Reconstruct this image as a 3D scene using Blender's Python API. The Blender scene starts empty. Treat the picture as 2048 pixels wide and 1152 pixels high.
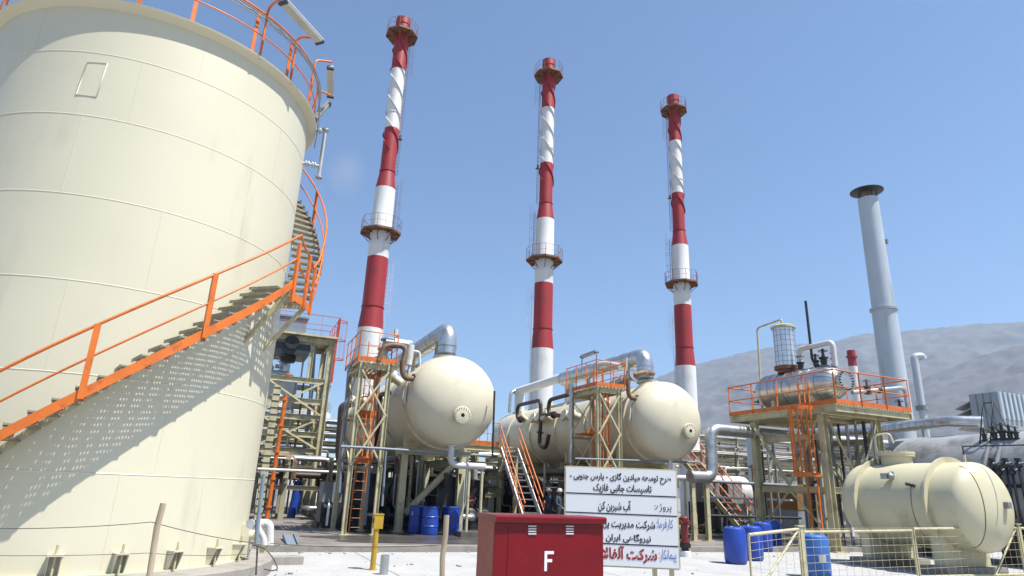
import bpy, math, random
from mathutils import Vector, Matrix, noise
R_ = math.radians
sc = bpy.context.scene
col = sc.collection

# ------------------------------------------------------------------ camera
HEAD, PITCH, ROLL, EYE, FPX = R_(23.2), R_(17.64), R_(2.25), 1.68, 1276.0
cam = bpy.data.objects.new('camera', bpy.data.cameras.new('camera'))
col.objects.link(cam)
cam.data.sensor_width = 36.0
cam.data.lens = 36.0 * FPX / 2048.0
cam.data.clip_start, cam.data.clip_end = 0.1, 20000
cam.location = (0, 0, EYE)
_m = Matrix.Rotation(-HEAD, 4, 'Z') @ Matrix.Rotation(math.pi / 2 + PITCH, 4, 'X') @ Matrix.Rotation(ROLL, 4, 'Z')
cam.rotation_euler = _m.to_euler()
sc.camera = cam
CAMR = _m.to_3x3()

# ------------------------------------------------------------------ sky, sun, exposure
SUN_AZ, SUN_EL = R_(-50), R_(64)          # azimuth measured from +X, counter-clockwise
world = bpy.data.worlds.new("World"); sc.world = world; world.use_nodes = True
wn = world.node_tree.nodes
sky = wn.new('ShaderNodeTexSky'); sky.sky_type = 'NISHITA'; sky.sun_disc = False
sky.sun_elevation = SUN_EL
sky.sun_rotation = math.pi / 2 - SUN_AZ
sky.altitude = 0; sky.air_density = 1.0; sky.dust_density = 0.1; sky.ozone_density = 5.5
world.node_tree.links.new(sky.outputs[0], wn['Background'].inputs[0])
wn['Background'].inputs[1].default_value = 0.08
sun = bpy.data.objects.new('sun', bpy.data.lights.new('sun', 'SUN')); col.objects.link(sun)
sun.data.energy = 5.0; sun.data.angle = R_(0.53); sun.data.color = (1.0, 0.965, 0.905)
sd = Vector((math.cos(SUN_EL) * math.cos(SUN_AZ), math.cos(SUN_EL) * math.sin(SUN_AZ), math.sin(SUN_EL)))
sun.rotation_euler = sd.to_track_quat('Z', 'Y').to_euler()
sc.view_settings.view_transform = 'Standard'; sc.view_settings.look = 'None'
sc.view_settings.exposure = 1.02; sc.view_settings.gamma = 1.0
sc.view_settings.use_curve_mapping = False

# ------------------------------------------------------------------ helpers
def ray(px, py):
    return CAMR @ Vector(((px - 1024) / FPX, (576 - py) / FPX, -1))
E0 = Vector((0, 0, EYE))
def P(px, py, X=None, Y=None, Z=None, D=None):
    """point of the place seen at a photo pixel, on the plane X=, Y= or Z= (or at ground distance D)"""
    d = ray(px, py)
    if X is not None: t = X / d.x
    elif Y is not None: t = Y / d.y
    elif Z is not None: t = (Z - EYE) / d.z
    else: t = D / math.hypot(d.x, d.y)
    return E0 + d * t

def V(*a): return Vector(a)

class MB:
    def __init__(s): s.v = []; s.f = []; s.sm = []; s.mi = []
    def add(s, vs, fs, smooth=False, mi=0):
        o = len(s.v)
        s.v += [tuple(v) for v in vs]
        for f in fs:
            s.f.append(tuple(i + o for i in f)); s.sm.append(smooth); s.mi.append(mi)
        return s
    def box(s, c, size, rz=0, mi=0, rot=None):
        c = Vector(c); m = rot if rot is not None else Matrix.Rotation(rz, 3, 'Z')
        hx, hy, hz = size[0] / 2, size[1] / 2, size[2] / 2
        vs = [c + m @ Vector((x, y, z)) for z in (-hz, hz) for y in (-hy, hy) for x in (-hx, hx)]
        return s.add(vs, [(0, 2, 3, 1), (4, 5, 7, 6), (0, 1, 5, 4), (2, 6, 7, 3), (0, 4, 6, 2), (1, 3, 7, 5)], mi=mi)
    def mm(s, a, b, mi=0):
        return s.box([(a[i] + b[i]) / 2 for i in range(3)], [abs(b[i] - a[i]) for i in range(3)], mi=mi)
    def prof(s, p, q, poly, up=(0, 0, 1), smooth=False, mi=0):
        p, q = Vector(p), Vector(q); d = (q - p).normalized(); up = Vector(up)
        if abs(d.dot(up)) > 0.99: up = Vector((0, 1, 0)) if abs(d.y) < .9 else Vector((1, 0, 0))
        x = d.cross(up).normalized(); y = x.cross(d)
        n = len(poly)
        vs = [p + x * a + y * b for a, b in poly] + [q + x * a + y * b for a, b in poly]
        fs = [(i, (i + 1) % n, n + (i + 1) % n, n + i) for i in range(n)]
        fs += [tuple(range(n - 1, -1, -1)), tuple(range(n, 2 * n))]
        return s.add(vs, fs, smooth, mi)
    def beam(s, p, q, w, h, up=(0, 0, 1), mi=0):
        return s.prof(p, q, [(-w / 2, -h / 2), (w / 2, -h / 2), (w / 2, h / 2), (-w / 2, h / 2)], up, mi=mi)
    def ibeam(s, p, q, w, h, up=(0, 0, 1), t=None, mi=0):
        t = t or max(0.012, w * 0.1); a, b = w / 2, h / 2; c = t / 2
        return s.prof(p, q, [(-a, -b), (a, -b), (a, -b + t), (c, -b + t), (c, b - t), (a, b - t), (a, b), (-a, b), (-a, b - t), (-c, b - t), (-c, -b + t), (-a, -b + t)], up, mi=mi)
    def angle(s, p, q, w, up=(0, 0, 1), mi=0):
        t = w * .14
        return s.prof(p, q, [(0, 0), (w, 0), (w, t), (t, t), (t, w), (0, w)], up, mi=mi)
    def tube(s, pts, r, seg=12, bend=0, closed=False, cap=True, mi=0, arc=6):
        pts = [Vector(p) for p in pts]
        if bend and not closed:
            out = [pts[0]]
            for i in range(1, len(pts) - 1):
                a, b, c = pts[i - 1], pts[i], pts[i + 1]
                u, w = (a - b), (c - b)
                k = min(bend, u.length * .49, w.length * .49)
                u.normalize(); w.normalize()
                if abs(u.dot(w)) > .999: out.append(b); continue
                for j in range(arc + 1):
                    t = j / arc
                    out.append((b + u * k) * (1 - t) ** 2 + b * 2 * t * (1 - t) + (b + w * k) * t ** 2)
            out.append(pts[-1]); pts = out
        n = len(pts); rr = r if isinstance(r, (list, tuple)) else [r] * n
        if len(rr) != n: rr = [rr[0]] * n
        tan = []
        for i in range(n):
            if closed: d = pts[(i + 1) % n] - pts[i - 1]
            else: d = pts[min(i + 1, n - 1)] - pts[max(i - 1, 0)]
            tan.append(d.normalized())
        x = tan[0].orthogonal().normalized(); vs = []
        for i in range(n):
            x = (x - tan[i] * x.dot(tan[i])); x.normalize(); y = tan[i].cross(x)
            for k in range(seg):
                a = 2 * math.pi * k / seg
                vs.append(pts[i] + (x * math.cos(a) + y * math.sin(a)) * rr[i])
        fs = []
        for i in range(n if closed else n - 1):
            j = (i + 1) % n
            for k in range(seg):
                l = (k + 1) % seg
                fs.append((i * seg + k, i * seg + l, j * seg + l, j * seg + k))
        s.add(vs, fs, True, mi)
        if cap and not closed:
            s.add(vs[:seg], [tuple(range(seg - 1, -1, -1))], False, mi)
            s.add(vs[-seg:], [tuple(range(seg))], False, mi)
        return s
    def lathe(s, c, prof, axis=(0, 0, 1), seg=32, smooth=True, mi=0, a0=0, a1=None, sharp=True):
        """prof: list of (radius, distance along axis); hard edges where the profile turns sharply"""
        c = Vector(c); ax = Vector(axis).normalized(); x = ax.orthogonal().normalized()
        if abs(ax.z) > .9: x = Vector((1, 0, 0))
        y = ax.cross(x)
        full = a1 is None; a1 = a0 + 2 * math.pi if full else a1
        m = seg if full else seg + 1
        def ringv(r, t): return [c + ax * t + (x * math.cos(a0 + (a1 - a0) * k / seg) + y * math.sin(a0 + (a1 - a0) * k / seg)) * r for k in range(m)]
        segs = []; cur = [prof[0]]
        for i in range(1, len(prof)):
            if sharp and 0 < i - 1 and len(cur) > 1:
                a = Vector((cur[-1][0] - cur[-2][0], cur[-1][1] - cur[-2][1])); b = Vector((prof[i][0] - cur[-1][0], prof[i][1] - cur[-1][1]))
                if a.length > 1e-7 and b.length > 1e-7 and a.angle(b) > R_(35):
                    segs.append(cur); cur = [cur[-1]]
            cur.append(prof[i])
        segs.append(cur)
        for sg in segs:
            vs = []; fs = []
            for r, t in sg: vs += ringv(max(r, 1e-4), t)
            for i in range(len(sg) - 1):
                for k in range(seg if full else seg):
                    l = (k + 1) % m
                    fs.append((i * m + k, i * m + l, (i + 1) * m + l, (i + 1) * m + k))
            s.add(vs, fs, smooth, mi)
        return s
    def cyl(s, p, q, r, seg=16, r2=None, mi=0):
        p, q = Vector(p), Vector(q); L = (q - p).length; r2 = r if r2 is None else r2
        return s.lathe(p, [(0, 0), (r, 0), (r2, L), (0, L)], q - p, seg, mi=mi)
    def ball(s, c, r, seg=14, rings=8, sx=1, sy=1, sz=1, mi=0):
        c = Vector(c); vs = []; fs = []
        for i in range(rings + 1):
            t = math.pi * i / rings
            for k in range(seg):
                a = 2 * math.pi * k / seg
                vs.append(c + Vector((math.sin(t) * math.cos(a) * sx, math.sin(t) * math.sin(a) * sy, math.cos(t) * sz)) * r)
        for i in range(rings):
            for k in range(seg):
                l = (k + 1) % seg
                fs.append((i * seg + k, (i + 1) * seg + k, (i + 1) * seg + l, i * seg + l))
        return s.add(vs, fs, True, mi)
    def mesh(s, name, mats, off=(0, 0, 0)):
        me = bpy.data.meshes.new(name); o = Vector(off)
        me.from_pydata([(v[0] - o.x, v[1] - o.y, v[2] - o.z) for v in s.v], [], s.f)
        for m in (mats if isinstance(mats, (list, tuple)) else [mats]): me.materials.append(m)
        me.polygons.foreach_set('use_smooth', s.sm); me.polygons.foreach_set('material_index', s.mi)
        me.update()
        return me

def wloc(o):
    v = Vector((0, 0, 0))
    while o is not None: v += o.location; o = o.parent
    return v
def put(mb, name, mats, parent=None, label=None, cat=None, group=None, kind=None, loc=None):
    """link the shapes in mb (world coordinates) as ONE mesh object"""
    base = wloc(parent) if parent is not None else Vector(loc if loc is not None else mb.v[0])
    o = bpy.data.objects.new(name, mb.mesh(name, mats, base)); col.objects.link(o)
    if parent is not None: o.parent = parent
    else: o.location = base
    if label: o['label'] = label
    if cat: o['category'] = cat
    if group: o['group'] = group
    if kind: o['kind'] = kind
    return o
def thing(name, label, cat, loc, group=None, rz=0):
    o = bpy.data.objects.new(name, None); col.objects.link(o); o.location = loc; o.rotation_euler = (0, 0, rz)
    o['label'] = label; o['category'] = cat
    if group: o['group'] = group
    return o
def dup(root, loc, rz=0, label=None, group=None, scale=None):
    r = root.copy(); col.objects.link(r); r.location = loc; r.rotation_euler = (0, 0, rz)
    if scale: r.scale = scale
    if label: r['label'] = label
    if group: r['group'] = group
    for ch in list(root.children):
        c = ch.copy(); col.objects.link(c); c.parent = r
        for g in list(ch.children):
            d = g.copy(); col.objects.link(d); d.parent = c
    return r

# ------------------------------------------------------------------ materials
ALB = .64
def mat(name, c, rough=.5, metal=0.0, var=.12, scale=3.0, dirt=None, dirt_amt=.35, dscale=1.2, bump=0.0, bscale=30, stretch=None, streak=None, spec=None, detail=6):
    c = [x * (ALB if metal < .5 else .85) for x in c]; dirt = [x * ALB for x in dirt] if dirt is not None else None
    m = bpy.data.materials.new(name); m.use_nodes = True; nt = m.node_tree; N = nt.nodes; L = nt.links
    b = N['Principled BSDF']; b.inputs['Roughness'].default_value = rough; b.inputs['Metallic'].default_value = metal
    if spec is not None: b.inputs['Specular IOR Level'].default_value = spec
    tc = N.new('ShaderNodeTexCoord')
    mp = N.new('ShaderNodeMapping'); L.new(tc.outputs['Object'], mp.inputs[0])
    if stretch: mp.inputs['Scale'].default_value = stretch
    n1 = N.new('ShaderNodeTexNoise'); n1.inputs['Scale'].default_value = scale; n1.inputs['Detail'].default_value = detail
    L.new(mp.outputs[0], n1.inputs[0])
    cr = N.new('ShaderNodeValToRGB'); e = cr.color_ramp.elements
    e[0].position = .3; e[1].position = .7
    e[0].color = [x * (1 - var) for x in c] + [1]; e[1].color = [min(1, x * (1 + var)) for x in c] + [1]
    L.new(n1.outputs[0], cr.inputs[0]); out = cr.outputs[0]
    if dirt is not None:
        n2 = N.new('ShaderNodeTexNoise'); n2.inputs['Scale'].default_value = dscale; n2.inputs['Detail'].default_value = 9; n2.inputs['Roughness'].default_value = .65
        mp2 = N.new('ShaderNodeMapping'); L.new(tc.outputs['Object'], mp2.inputs[0]); mp2.inputs['Location'].default_value = (7.3, 2.1, 4.4)
        if streak: mp2.inputs['Scale'].default_value = streak
        L.new(mp2.outputs[0], n2.inputs[0])
        r2 = N.new('ShaderNodeValToRGB'); r2.color_ramp.elements[0].position = .62 - dirt_amt * .35; r2.color_ramp.elements[1].position = .78 - dirt_amt * .12
        L.new(n2.outputs[0], r2.inputs[0])
        mx = N.new('ShaderNodeMix'); mx.data_type = 'RGBA'
        L.new(r2.outputs[0], mx.inputs[0]); L.new(out, mx.inputs[6]); mx.inputs[7].default_value = list(dirt) + [1]
        out = mx.outputs[2]
    L.new(out, b.inputs['Base Color'])
    if bump:
        n3 = N.new('ShaderNodeTexNoise'); n3.inputs['Scale'].default_value = bscale; n3.inputs['Detail'].default_value = 4
        L.new(mp.outputs[0], n3.inputs[0])
        bp = N.new('ShaderNodeBump'); bp.inputs['Strength'].default_value = bump; bp.inputs['Distance'].default_value = .02
        L.new(n3.outputs[0], bp.inputs['Height']); L.new(bp.outputs[0], b.inputs['Normal'])
    return m

CREAM = (.84, .79, .59)
M = {}
M['tank'] = mat('tank_paint', CREAM, .42, var=.04, scale=.5, dirt=(.70, .655, .48), dirt_amt=.06, dscale=.9, streak=(1, 1, .25), bump=.06, bscale=3)
M['vessel'] = mat('vessel_paint', (.84, .775, .58), .42, var=.04, scale=1.1, dirt=(.56, .49, .35), dirt_amt=.16, dscale=.9, bump=.1, bscale=2)
M['beige'] = mat('beige_steel_paint', (.70, .635, .39), .5, var=.10, scale=2.0, dirt=(.30, .24, .15), dirt_amt=.3, dscale=2.5)
M['beige_far'] = mat('faded_beige_paint', (.50, .47, .31), .6, var=.12, scale=1.0, dirt=(.30, .25, .17), dirt_amt=.4, dscale=1.0)
M['orange'] = mat('orange_paint', (.84, .20, .022), .45, var=.12, scale=4, dirt=(.30, .09, .03), dirt_amt=.22, dscale=5)
M['orangered'] = mat('orange_red_paint', (.70, .085, .035), .5, var=.1, scale=3)
M['red'] = mat('chimney_red_paint', (.44, .028, .030), .5, var=.14, scale=.6, dirt=(.22, .03, .03), dirt_amt=.25, dscale=.8)
M['white'] = mat('white_paint', (.95, .95, .94), .5, var=.05, scale=.8, dirt=(.55, .52, .46), dirt_amt=.2, dscale=.8, streak=(1, 1, .3))
M['strake_w'] = M['white']
M['brownsteel'] = mat('rusty_platform_steel', (.26, .11, .06), .7, var=.25, scale=3)
M['galv'] = mat('galvanised_steel', (.50, .51, .50), .42, .75, var=.14, scale=5)
M['fueltank'] = mat('fuel_tank_paint', (.76, .705, .475), .42, var=.05, scale=1.1, dirt=(.46, .40, .22), dirt_amt=.2, dscale=.8, bump=.1, bscale=2)
M['grating'] = mat('grating_steel', (.40, .37, .27), .6, .15, var=.18, scale=8)
M['silver'] = mat('aluminium_cladding', (.62, .63, .63), .34, .85, var=.12, scale=2.5, dirt=(.38, .36, .33), dirt_amt=.25, dscale=2.2, bump=.35, bscale=5)
M['silverbright'] = mat('bright_cladding', (.78, .79, .80), .30, .8, var=.08, scale=3, bump=.25, bscale=6)
M['band'] = mat('cladding_band', (.20, .20, .19), .5, .6, var=.2)
M['greystack'] = mat('pale_grey_stack_paint', (.66, .72, .77), .38, .15, var=.05, scale=.8, dirt=(.38, .40, .42), dirt_amt=.18, dscale=1.0, streak=(1, 1, .2))
M['bluegrey'] = mat('blue_grey_paint', (.25, .31, .37), .5, var=.1)
M['grey'] = mat('grey_paint', (.30, .32, .33), .5, var=.12, dirt=(.16, .15, .14), dirt_amt=.3)
M['louvre'] = mat('grey_cladding', (.46, .50, .52), .5, .2, var=.06, scale=1)
M['boiler'] = mat('boiler_grey_paint', (.50, .52, .53), .45, .1, var=.08, scale=1.0, dirt=(.16, .16, .16), dirt_amt=.3, dscale=.7)
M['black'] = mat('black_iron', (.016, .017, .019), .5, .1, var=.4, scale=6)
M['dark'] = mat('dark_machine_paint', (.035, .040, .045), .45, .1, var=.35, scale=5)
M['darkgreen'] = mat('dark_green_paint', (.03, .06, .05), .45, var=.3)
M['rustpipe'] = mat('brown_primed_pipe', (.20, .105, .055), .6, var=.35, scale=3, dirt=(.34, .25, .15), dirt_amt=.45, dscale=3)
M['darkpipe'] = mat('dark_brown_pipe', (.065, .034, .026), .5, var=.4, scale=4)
M['whitepipe'] = mat('white_pipe_paint', (.80, .79, .77), .4, var=.06, dirt=(.5, .47, .42), dirt_amt=.18)
M['bluedrum'] = mat('blue_plastic', (.022, .085, .52), .38, var=.12, scale=3, dirt=(.04, .09, .30), dirt_amt=.3, dscale=3)
M['paledrum'] = mat('faded_blue_plastic', (.045, .19, .60), .42, var=.14, scale=3, dirt=(.10, .20, .42), dirt_amt=.3, dscale=3)
M['paper'] = mat('paper_label', (.62, .63, .60), .7, var=.08)
M['yellow'] = mat('yellow_paint', (.60, .38, .02), .5, var=.12, dirt=(.35, .20, .04), dirt_amt=.3, dscale=4)
M['concrete'] = mat('concrete', (.40, .37, .33), .85, var=.14, scale=2.5, dirt=(.26, .23, .19), dirt_amt=.35, dscale=2.2, bump=.3, bscale=25)
M['darkconcrete'] = mat('stained_concrete', (.13, .115, .10), .75, var=.3, scale=3, bump=.2)
M['wood'] = mat('weathered_wood', (.62, .50, .34), .8, var=.25, scale=9, stretch=(1, 1, .12), bump=.3)
M['wire'] = mat('rusty_wire', (.11, .09, .075), .6, .4, var=.2)
M['ochre'] = mat('ochre_board', (.30, .13, .015), .65, var=.15, scale=1.0)
M['cabred'] = mat('cabinet_red_gloss', (.215, .003, .010), .28, spec=.3, bump=.12, bscale=2.5, var=.16, scale=2.2, dirt=(.24, .03, .03), dirt_amt=.2, dscale=2.4)
M['cabside'] = mat('cabinet_faded_bounce_red', (.36, .07, .05), .55, var=.10, scale=1.6, dirt=(.40, .15, .11), dirt_amt=.45, dscale=1.4)  # sides paler than the front: some fading, plus reflected ground light painted in
M['signwhite'] = mat('sign_white', (.97, .98, 1.0), .35, var=.03, scale=1.2)
M['ink'] = mat('sign_black_lettering', (.012, .012, .018), .5, var=.1)
M['blueink'] = mat('sign_blue_lettering', (.03, .14, .50), .5, var=.1)
M['redink'] = mat('sign_red_lettering', (.40, .03, .025), .5, var=.1)
M['hydrant'] = mat('hydrant_red', (.24, .020, .022), .42, var=.15, dirt=(.17, .03, .03), dirt_amt=.3)
M['lampglass'] = mat('lamp_diffuser', (.52, .52, .47), .3, var=.08)
M['skin'] = mat('skin', (.38, .21, .14), .6, var=.05)
M['navy'] = mat('navy_coverall', (.025, .035, .075), .8, var=.2)
M['teal'] = mat('teal_coverall', (.055, .085, .105), .8, var=.2)
M['hat'] = mat('hard_hat_white', (.75, .73, .74), .35, var=.03)
M['straw'] = mat('dry_scrap', (.36, .24, .13), .85, var=.35, scale=6)
M['pink'] = mat('pale_red_far_paint', (.42, .03, .05), .6, var=.1)

# ------------------------------------------------------------------ ground
def gmat(name, c1, c2, stain, jx=0, jy=0, rough=.88, dark=.45):
    c1, c2, stain = ([x * ALB for x in q] for q in (c1, c2, stain)); c1, c2, stain = tuple(c1), tuple(c2), tuple(stain)
    m = bpy.data.materials.new(name); m.use_nodes = True; nt = m.node_tree; N = nt.nodes; L = nt.links
    b = N['Principled BSDF']; b.inputs['Roughness'].default_value = rough; b.inputs['Specular IOR Level'].default_value = .3
    tc = N.new('ShaderNodeTexCoord')
    def nz(s, d=8, r=.6):
        n = N.new('ShaderNodeTexNoise'); n.inputs['Scale'].default_value = s; n.inputs['Detail'].default_value = d; n.inputs['Roughness'].default_value = r
        L.new(tc.outputs['Object'], n.inputs[0]); return n.outputs[0]
    def ramp(x, p0, p1, a=(0, 0, 0, 1), z=(1, 1, 1, 1)):
        r = N.new('ShaderNodeValToRGB'); r.color_ramp.elements[0].position = p0; r.color_ramp.elements[1].position = p1
        r.color_ramp.elements[0].color = a; r.color_ramp.elements[1].color = z; L.new(x, r.inputs[0]); return r.outputs[0]
    def mix(f, a, c):
        x = N.new('ShaderNodeMix'); x.data_type = 'RGBA'; L.new(f, x.inputs[0])
        if isinstance(a, tuple): x.inputs[6].default_value = a
        else: L.new(a, x.inputs[6])
        if isinstance(c, tuple): x.inputs[7].default_value = c
        else: L.new(c, x.inputs[7])
        return x.outputs[2]
    base = ramp(nz(.9), .3, .7, (*c1, 1), (*c2, 1))
    fine = ramp(nz(22, 5, .7), .35, .62, (.82, .82, .82, 1), (1.04, 1.04, 1.04, 1))
    mm = N.new('ShaderNodeMix'); mm.data_type = 'RGBA'; mm.blend_type = 'MULTIPLY'; mm.inputs[0].default_value = 1
    L.new(base, mm.inputs[6]); L.new(fine, mm.inputs[7])
    out = mix(ramp(nz(.42, 10, .68), .60 - dark * .15, .78), mm.outputs[2], (*stain, 1))
    out = mix(ramp(nz(3.1, 6, .6), .66, .74), out, tuple(x * .75 for x in c1) + (1,))
    L.new(out, b.inputs['Base Color'])
    bp = N.new('ShaderNodeBump'); bp.inputs['Strength'].default_value = .35; bp.inputs['Distance'].default_value = .01
    L.new(nz(30, 5, .7), bp.inputs['Height']); L.new(bp.outputs[0], b.inputs['Normal'])
    return m
M['sand'] = gmat('sandy_ground', (.36, .32, .26), (.43, .39, .33), (.30, .26, .21))
M['yard'] = gmat('concrete_yard', (.52, .515, .51), (.61, .605, .60), (.40, .385, .37), dark=.3)
M['floor'] = gmat('plant_floor', (.24, .215, .19), (.38, .35, .32), (.10, .085, .07), dark=1.15, rough=.7)
M['shade_wet'] = gmat('shade_and_wet_concrete', (.085, .075, .068), (.15, .135, .12), (.03, .028, .026), dark=.8, rough=.3)

mb = MB(); N_ = 48
mb.add([(-4600, -4600, 0), (4600, -4600, 0), (4600, 4600, 0), (-4600, 4600, 0)], [(0, 1, 2, 3)])
put(mb, 'ground', M['sand'], kind='structure', loc=(0, 0, 0))
YK = 18.35                                                # kerb line between the yard and the plant floor
mb = MB()                                                 # cast concrete bays with open joints
xs = [-14, -9.4, -4.7, 0, 3.55, 8.3, 13.1, 18, 23, 28.5, 34]; ys = [-6, -1.5, 3, 7.6, 12.2, YK - .35]
for i in range(len(xs) - 1):
    for j in range(len(ys) - 1):
        g = .012
        mb.mm((xs[i] + g, ys[j] + g, -.05), (xs[i + 1] - g, ys[j + 1] - g, .012 + .002 * ((i * 3 + j) % 3)))
put(mb, 'concrete_yard', M['yard'], kind='structure', loc=(0, 0, 0))
mb = MB()
mb.mm((-8, YK, -.05), (36, 60, .10))
put(mb, 'plant_floor', M['floor'], kind='structure', loc=(0, 0, 0))
mb = MB()                                                 # dark patches: shade painted onto the floor under machinery, plus wet floor in front
def patch(mb, pts, z, t=.004):
    n = len(pts); mb.add([(x, y, z) for x, y in pts], [tuple(range(n))])
def blob(cx, cy, rx, ry, n=28, seed=0):
    rnd = random.Random(seed); return [(cx + rx * (1 + .18 * math.sin(3 * a + seed) + .1 * math.sin(5 * a + 2 * seed) + rnd.uniform(-.05, .05)) * math.cos(a), cy + ry * (1 + .15 * math.cos(2 * a + seed) + rnd.uniform(-.06, .06)) * math.sin(a)) for a in [2 * math.pi * k / n for k in range(n)]]
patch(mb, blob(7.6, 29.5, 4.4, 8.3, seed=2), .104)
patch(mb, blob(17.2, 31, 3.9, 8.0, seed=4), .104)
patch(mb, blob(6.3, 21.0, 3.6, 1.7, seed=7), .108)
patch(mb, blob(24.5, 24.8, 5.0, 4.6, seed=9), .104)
put(mb, 'shade_and_wet_patches', M['shade_wet'], kind='structure', loc=(7.6, 29.5, .1))
mb = MB(); mb.mm((-8, YK - .22, 0), (36, YK - .004, .16))
for k in range(16):
    pass
put(mb, 'kerb', M['concrete'], kind='structure', loc=(0, YK, 0))

# ------------------------------------------------------------------ hills
ridge = [(960, 962), (1060, 915), (1160, 860), (1240, 802), (1300, 762), (1347, 741), (1396, 727), (1416, 723), (1460, 712), (1495, 703), (1542, 694), (1602, 687), (1640, 686), (1669, 682), (1716, 669), (1748, 667), (1799, 663), (1875, 656), (1938, 649), (2048, 643), (2200, 636), (2450, 640), (2800, 700)]
spur = [(1400, 975), (1520, 920), (1640, 865), (1750, 814), (1800, 782), (1860, 752), (1920, 728), (1980, 706), (2048, 688), (2200, 655), (2450, 650), (2800, 730)]
def lerp_line(line, x):
    for (x0, y0), (x1, y1) in zip(line, line[1:]):
        if x0 <= x <= x1: return y0 + (y1 - y0) * (x - x0) / (x1 - x0)
    return line[-1][1]
def hills(name, line, dist, depth, amp, mt, seed):
    mb = MB(); nx, nr = 300, 70; x0, x1 = line[0][0], line[-1][0]; vs = []
    for i in range(nx + 1):
        px = x0 + (x1 - x0) * i / nx; top = P(px, lerp_line(line, px), D=dist)
        d = Vector((top.x, top.y)).normalized()
        for j in range(nr + 1):
            t = j / nr                                   # 0 at the ridge, 1 at the foot
            q = Vector((top.x, top.y)) - d * depth * t
            n3 = Vector((q.x, q.y, seed * 100)) / 260
            gul = 1 - abs(noise.noise(n3 * 1.0)) * 2
            gul2 = 1 - abs(noise.noise(n3 * 2.7 + Vector((5, 3, 1)))) * 2
            f = noise.noise(n3 * 8) * .5 + noise.noise(n3 * 17) * .3
            h = top.z * (1 - t) ** 1.15 + amp * math.sin(math.pi * min(1, t * 1.0)) ** .7 * (gul * .5 + gul2 * .4 - .35) + amp * .26 * f
            if t > .97: h = min(h, 0) - 6
            vs.append((q.x, q.y, max(h, -6) if t < .97 else -6))
    fs = [(i * (nr + 1) + j, i * (nr + 1) + j + 1, (i + 1) * (nr + 1) + j + 1, (i + 1) * (nr + 1) + j) for i in range(nx) for j in range(nr)]
    mb.add(vs, fs, True)
    return put(mb, name, mt, kind='structure', loc=(0, 0, 0))
M['rock'] = mat('bare_hill_rock', (.195, .188, .185), .95, var=.14, scale=.02, dirt=(.16, .135, .11), dirt_amt=.4, dscale=.012, spec=.1)
hills('hills', ridge, 3000, 1700, 52, M['rock'], 1)
hills('hills', spur, 2050, 1000, 32, M['rock'], 2)

# ------------------------------------------------------------------ storage tank
TX, TY, TR = -2.36, 14.63, 3.06
ZB = EYE - 1.40
ZS = [ZB, EYE + .02, EYE + 1.46, EYE + 2.91, EYE + 4.35, EYE + 5.80, EYE + 7.04, EYE + 8.03]   # base, seams, top
ZT = ZS[-1]
def pol(r, a, z): return Vector((TX + r * math.cos(R_(a)), TY + r * math.sin(R_(a)), z))
tank = thing('storage_tank', 'tall cream storage tank with a spiral staircase, nearest and largest in the yard', 'tank', (TX, TY, 0))
mb = MB(); prof = [(TR, ZB)]
for z in ZS[1:-1]:
    prof += [(TR, z - .011), (TR + .005, z - .004), (TR + .005, z + .004), (TR, z + .011)]
prof += [(TR, ZT)]
mb.lathe((TX, TY, 0), prof, seg=160)
rnd = random.Random(3)
vs_ang = {0: [-97, -71, -120, -148, -45], 1: [-62, -112, -20], 2: [-43, -95, -150], 3: [-27, -75, -130], 4: [-48, -103, -8], 5: [-37, -90, -140], 6: [-73, -125, -22]}
for i, A in vs_ang.items():
    for a in A:
        d = pol(1, a, 0) - pol(0, a, 0)
        mb.box(pol(TR + .001, a, (ZS[i] + ZS[i + 1]) / 2), (.004, .016, ZS[i + 1] - ZS[i] - .03), rz=R_(a))
put(mb, 'shell', M['tank'], tank)
mb = MB(); mb.lathe((TX, TY, 0), [(TR + .002, ZT - .06), (TR + .17, ZT + .02), (TR + .18, ZT + .05), (TR + .02, ZT + .055), (0, ZT + .55)], seg=160, sharp=True)
put(mb, 'roof', M['tank'], tank)
mb = MB(); mb.lathe((TX, TY, 0), [(0, ZB - .01), (TR + .52, ZB - .01), (TR + .55, ZB - .04), (TR + .56, -.05)], seg=120)
put(mb, 'foundation', M['concrete'], tank)
mb = MB(); mb.lathe((TX, TY, 0), [(TR, ZB + .02), (TR + .07, ZB + .02), (TR + .07, ZB - .008)], seg=120)
put(mb, 'base_plate', M['tank'], tank)
for a in list(range(-175, 15, 15)):                       # anchor chairs with bolts
    a += 3
    mb = MB(); h = .26
    for s in (-1, 1):
        x = R_(a) ; t = Vector((-math.sin(x), math.cos(x), 0)); n = Vector((math.cos(x), math.sin(x), 0))
        c = pol(TR, a, ZB + .02) + t * s * .075; q = t * .006
        vs = [c - q, c + n * .07 - q, c + n * .17 + V(0, 0, h) - q, c + V(0, 0, h) - q]
        mb.add(vs + [v + 2 * q for v in vs], [(0, 1, 2, 3), (7, 6, 5, 4), (0, 4, 5, 1), (1, 5, 6, 2), (2, 6, 7, 3), (3, 7, 4, 0)])
    mb.box(pol(TR + .095, a, ZB + .02 + h + .013), (.19, .20, .022), rz=R_(a))
    ch = put(mb, 'anchor_chair', M['tank'], tank)
    mb = MB(); mb.cyl(pol(TR + .11, a, ZB), pol(TR + .11, a, ZB + h + .17), .017, 8); mb.cyl(pol(TR + .11, a, ZB + h + .026), pol(TR + .11, a, ZB + h + .06), .034, 6)
    put(mb, 'anchor_bolt', M['beige'], ch)
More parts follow.
